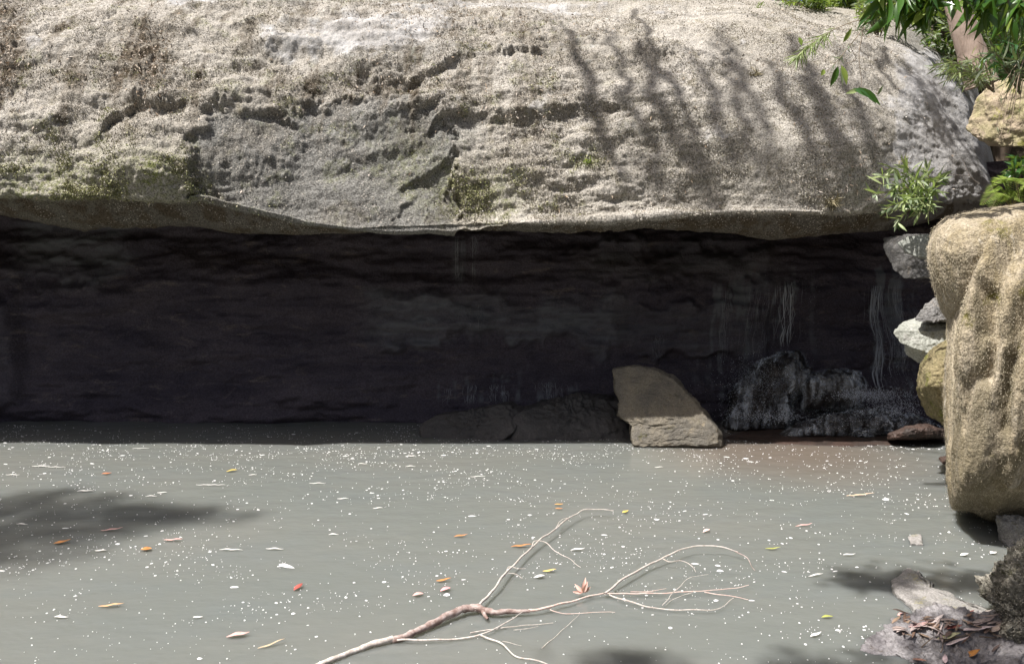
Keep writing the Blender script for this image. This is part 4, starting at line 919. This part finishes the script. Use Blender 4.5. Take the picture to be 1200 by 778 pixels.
# ------------------------------------------------------------------ trees: the pinkish trunk behind, and the ones that shade the gorge
def crown_cloud(centres, sizes, n, L, W):
    P_, k = [], 0
    for c, s in zip(centres, sizes):
        nn = int(n*s[3]) if len(s) > 3 else n; v = rng.normal(size=(nn, 3)); v /= np.linalg.norm(v, axis=1)[:, None]; v *= rng.random((nn, 1))**.4
        P_.append(np.array(c)+v*np.array(s[:3])+rng.normal(size=(nn, 3))*.05)
    P_ = np.concatenate(P_); nn = len(P_)
    return leaves(P_, rdir(nn, -.5), rdir(nn, .6), rng.uniform(L*.7, L*1.3, nn), rng.uniform(W*.7, W*1.3, nn), .2, .2, 3)
def tree(name, label, base, trunkpts, r, centres, sizes, n, mat='bush', bark='darkbark', L=.13, W=.035):
    root = empty(name, base, label, 'tree')
    V, Fc = tube(trunkpts, [r, r*.8, r*.6, r*.4], 12, 40, .012 if bark == 'bark' else .05, 3, .1); mesh_np('trunk', V, Fc, M[bark], root)
    X = spline(trunkpts, 40); lm = []
    for c in centres[::(9 if len(centres) > 40 else 1)]:
        k = 12+int(25*rng.random()); a = X[k]; c = np.array(c); lm.append(tube([a, a*.6+c*.4+np.array([0, 0, .3]), c], [r*.2, r*.12, r*.05], 6, 18, .08, k))
    V, Fc = join(lm); mesh_np('limbs', V, Fc, M[bark], root)
    V, Fc = crown_cloud(centres, sizes, n, L, W); mesh_np('crown', V, Fc, M[mat], root)
def shade(P0, h): return np.array(P0)+TOSUN*(h/TOSUN[2])
tree('gum_tree', 'leaning pinkish tree trunk behind the upper end of the overhanging boulder', A3(1150, 84, 8.0), [A3(1150, 100, 8.0), A3(1140, 66, 8.0), A3(1122, 10, 8.0), A3(1106, -50, 8.05), A3(1085, -170, 8.2)], .15,
     [A3(1085, -190, 8.3), A3(1040, -170, 8.5), A3(1130, -210, 8.6)], [(.6, .5, .35)]*3, 500, 'bush', 'bark')
# canopy reaching over the gorge from trees on the near bank
T1 = []; BOUGH = []
streaks = []
for i_, x in enumerate((668, 712, 742, 758, 803, 838, 851, 893, 925, 936, 975)):
    y0 = float(np.interp(x, cols, crest))+rng.uniform(8, 90); y1 = rng.uniform(205, 250); dx = (y1-y0)*rng.uniform(.30, .48)
    streaks.append((x+(y0-40)*.36, y0, x+(y0-40)*.36+dx, y1, rng.uniform(7.5, 10), 11, rng.uniform(.06, .12)))
streaks += [(1020, 45, 1060, 120, 4.6, 5, .07), (1050, 62, 1085, 110, 4.6, 4, .07), (1075, 85, 1125, 190, 4.6, 7, .06), (1095, 110, 1140, 205, 4.6, 6, .06), (640, 15, 700, 50, 5.5, 4, .08), (1010, 60, 1030, 90, 4.6, 3, .07)]
for (x0, y0, x1, y1, h, k_, sz) in streaks:
    if y1-y0 > 60: BOUGH.append(([shade(surf(x0+(x1-x0)*t_+rng.normal()*4, y0+(y1-y0)*t_), h) for t_ in np.linspace(0, 1, 6)], rng.uniform(.03, .07) if x0 < 1000 else rng.uniform(.014, .024)))
    for t_ in np.linspace(0, 1, k_):
        if rng.random() < .86: T1.append((shade(surf(x0+(x1-x0)*t_+rng.normal()*4, y0+(y1-y0)*t_), h), (sz, sz*1.3, sz*1.3)))
tree('shade_tree', 'tall gum leaning out over the right side of the pool', (5.4, 3.6, 2.0), [(5.4, 3.6, 1.2), (5.0, 3.9, 4.5), (3.4, 4.2, 9.5), (.6, 4.8, 13.0)], .2, [c for c, s in T1], [s for c, s in T1], 10, L=.10, W=.026)
shade_t = bpy.data.objects['shade_tree']
V, Fc = join([tube(p, [r_*.6, r_, r_*1.1, r_*.8, r_*.5], 7, 40, .09, i, .45) for i, (p, r_) in enumerate(BOUGH)]); props(mesh_np('shade_boughs', V, Fc, M['darkbark'], shade_t), None, None, None, 'stuff')  # unseen boughs, added and shaped to cast the shade streaks on the boulder
T2 = []
for (x, y, z, h, s) in ((1140, 735, .2, 6, (.42, .32, .25)), (1075, 770, .2, 6, (.32, .30, .25)), (1220, 690, .3, 5.6, (.34, .25, .3)), (1120, 680, 0, 6.2, (.36, .14, .1)), (1030, 680, 0, 6.4, (.18, .13, .1)), (735, 780, 0, 9, (.16, .10, .08)), (960, 790, 0, 9, (.2, .10, .08)), (1180, 780, .2, 6, (.4, .3, .25))):
    T2.append((shade(onz(x, y, z), h), s+(3.0 if z else 1.7,)))
tree('shade_tree', 'gum tree on the near bank whose crown shades the corner rock', (1.6, -1.2, .1), [(1.6, -1.2, -.1), (1.4, -.4, 2.5), (1.2, .6, 4.8), (.4, 1.8, 6.8)], .17, [c for c, s in T2], [s for c, s in T2], 80, L=.14, W=.04)
T3 = []
for (x, y, h, s) in ((-10, 596, 17, (.8, .30, .3)), (70, 588, 17, (.6, .22, .3)), (150, 600, 17, (.5, .18, .25)), (20, 622, 17, (.7, .26, .3)), (90, 618, 17, (.5, .2, .3)), (-60, 610, 17, (.7, .4, .4)), (205, 606, 17, (.4, .10, .2)), (10, 648, 17, (.5, .2, .2))):
    T3.append((shade(onz(x, y), h+rng.uniform(-2, 3)), (s[0]*1.15, s[1]*1.25, s[2]*1.2, 2.1)))
tree('shade_tree', 'gum tree on the left bank that shades the left of the pool', (-12.6, -1.0, 1.2), [(-12.6, -1.0, 1.0), (-12.4, -.6, 6), (-12, .2, 11), (-11.2, 1.0, 15.5)], .24, [c for c, s in T3], [s for c, s in T3], 75, L=.16, W=.05)

# trees on the slope above the boulder: one of each kind, then copies
proto = []
for kx, (hgt, wd, mat) in enumerate(((5.5, 1.7, 'bush'), (7.5, 1.5, 'greyleaf2'))):
    if mat not in M: M[mat] = leafmat('olive_gum_leaf', (.06, .09, .035), (.14, .16, .07), .5, .25)
    cs_ = [(rng.normal()*wd*.6, rng.normal()*wd*.6, hgt*q) for q in (.35, .5, .6, .72, .85, .95)]
    tree('slope_tree', 'dense leafy tree standing on the slope above the boulder', (0, 0, 0), [(0, 0, -.4), (.1, .05, hgt*.3), (-.05, .1, hgt*.6), (.1, 0, hgt*.9)], .13, cs_, [(wd*.75, wd*.75, hgt*.16)]*6, 620, mat, L=.22, W=.07)
    t_ = [o for o in C.objects if o.name.startswith('slope_tree') and o.type == 'EMPTY'][-1]; t_['group'] = 'trees on the slope above the boulder'; proto.append(t_)
spots = [(-1.8, 14.4), (.4, 12.9), (2.6, 14.6), (4.6, 12.4), (6.6, 11.0), (7.4, 14.2), (9, 10), (1.6, 17.5), (5.6, 17)]
for k_, (x, y) in enumerate(spots):
    src = proto[k_ % 2]
    if k_ < 2: o = src
    else:
        o = src.copy(); C.objects.link(o)
        for ch in src.children:
            c_ = ch.copy(); C.objects.link(c_); c_.parent = o
    o.location = (x, y, float(H(np.array([x]), np.array([y]))[0])); o.rotation_euler = (0, 0, k_*1.9); sc_ = .85+.3*((k_*37) % 10)/10; o.scale = (sc_, sc_, sc_)
bush('slope_bush', 'thick dark bush at the far right behind the grey green bush', 'shrub', 1130, 40, 60, 40, 9.6, 60, 26, .14, .03, ['bush', 'greyleaf', 'bush'], (1150, 105))
bush('slope_bush', 'broad bush on the slope behind the crest near the glossy branch', 'shrub', 1050, 8, 55, 26, 10.2, 60, 26, .14, .03, ['bush', 'greyleaf', 'palegreen'], (1060, 60))

# ------------------------------------------------------------------ light
w = bpy.data.worlds.new('World'); S.world = w; w.use_nodes = True; nt = w.node_tree
sky = nt.nodes.new('ShaderNodeTexSky'); sky.sky_type = 'NISHITA'; sky.dust_density = 5.0; sky.ozone_density = .6; sky.sun_disc = False
el = math.asin(TOSUN[2]); sky.sun_elevation = el; sky.sun_rotation = math.atan2(TOSUN[0], TOSUN[1])
nt.links.new(sky.outputs[0], nt.nodes['Background'].inputs[0]); nt.nodes['Background'].inputs[1].default_value = .06
sl = bpy.data.lights.new('sun', 'SUN'); sl.energy = 5.0; sl.angle = math.radians(.55); sl.color = (1, .965, .93)
so = bpy.data.objects.new('sun', sl); C.objects.link(so); so.rotation_euler = Vector(-TOSUN).to_track_quat('-Z', 'Y').to_euler()
so.location = (-6, -3, 14)
S.view_settings.view_transform = 'Standard'; S.view_settings.look = 'None'; S.view_settings.exposure = .80; S.view_settings.gamma = 1
S.cycles.max_bounces = 6; S.cycles.use_denoising = True
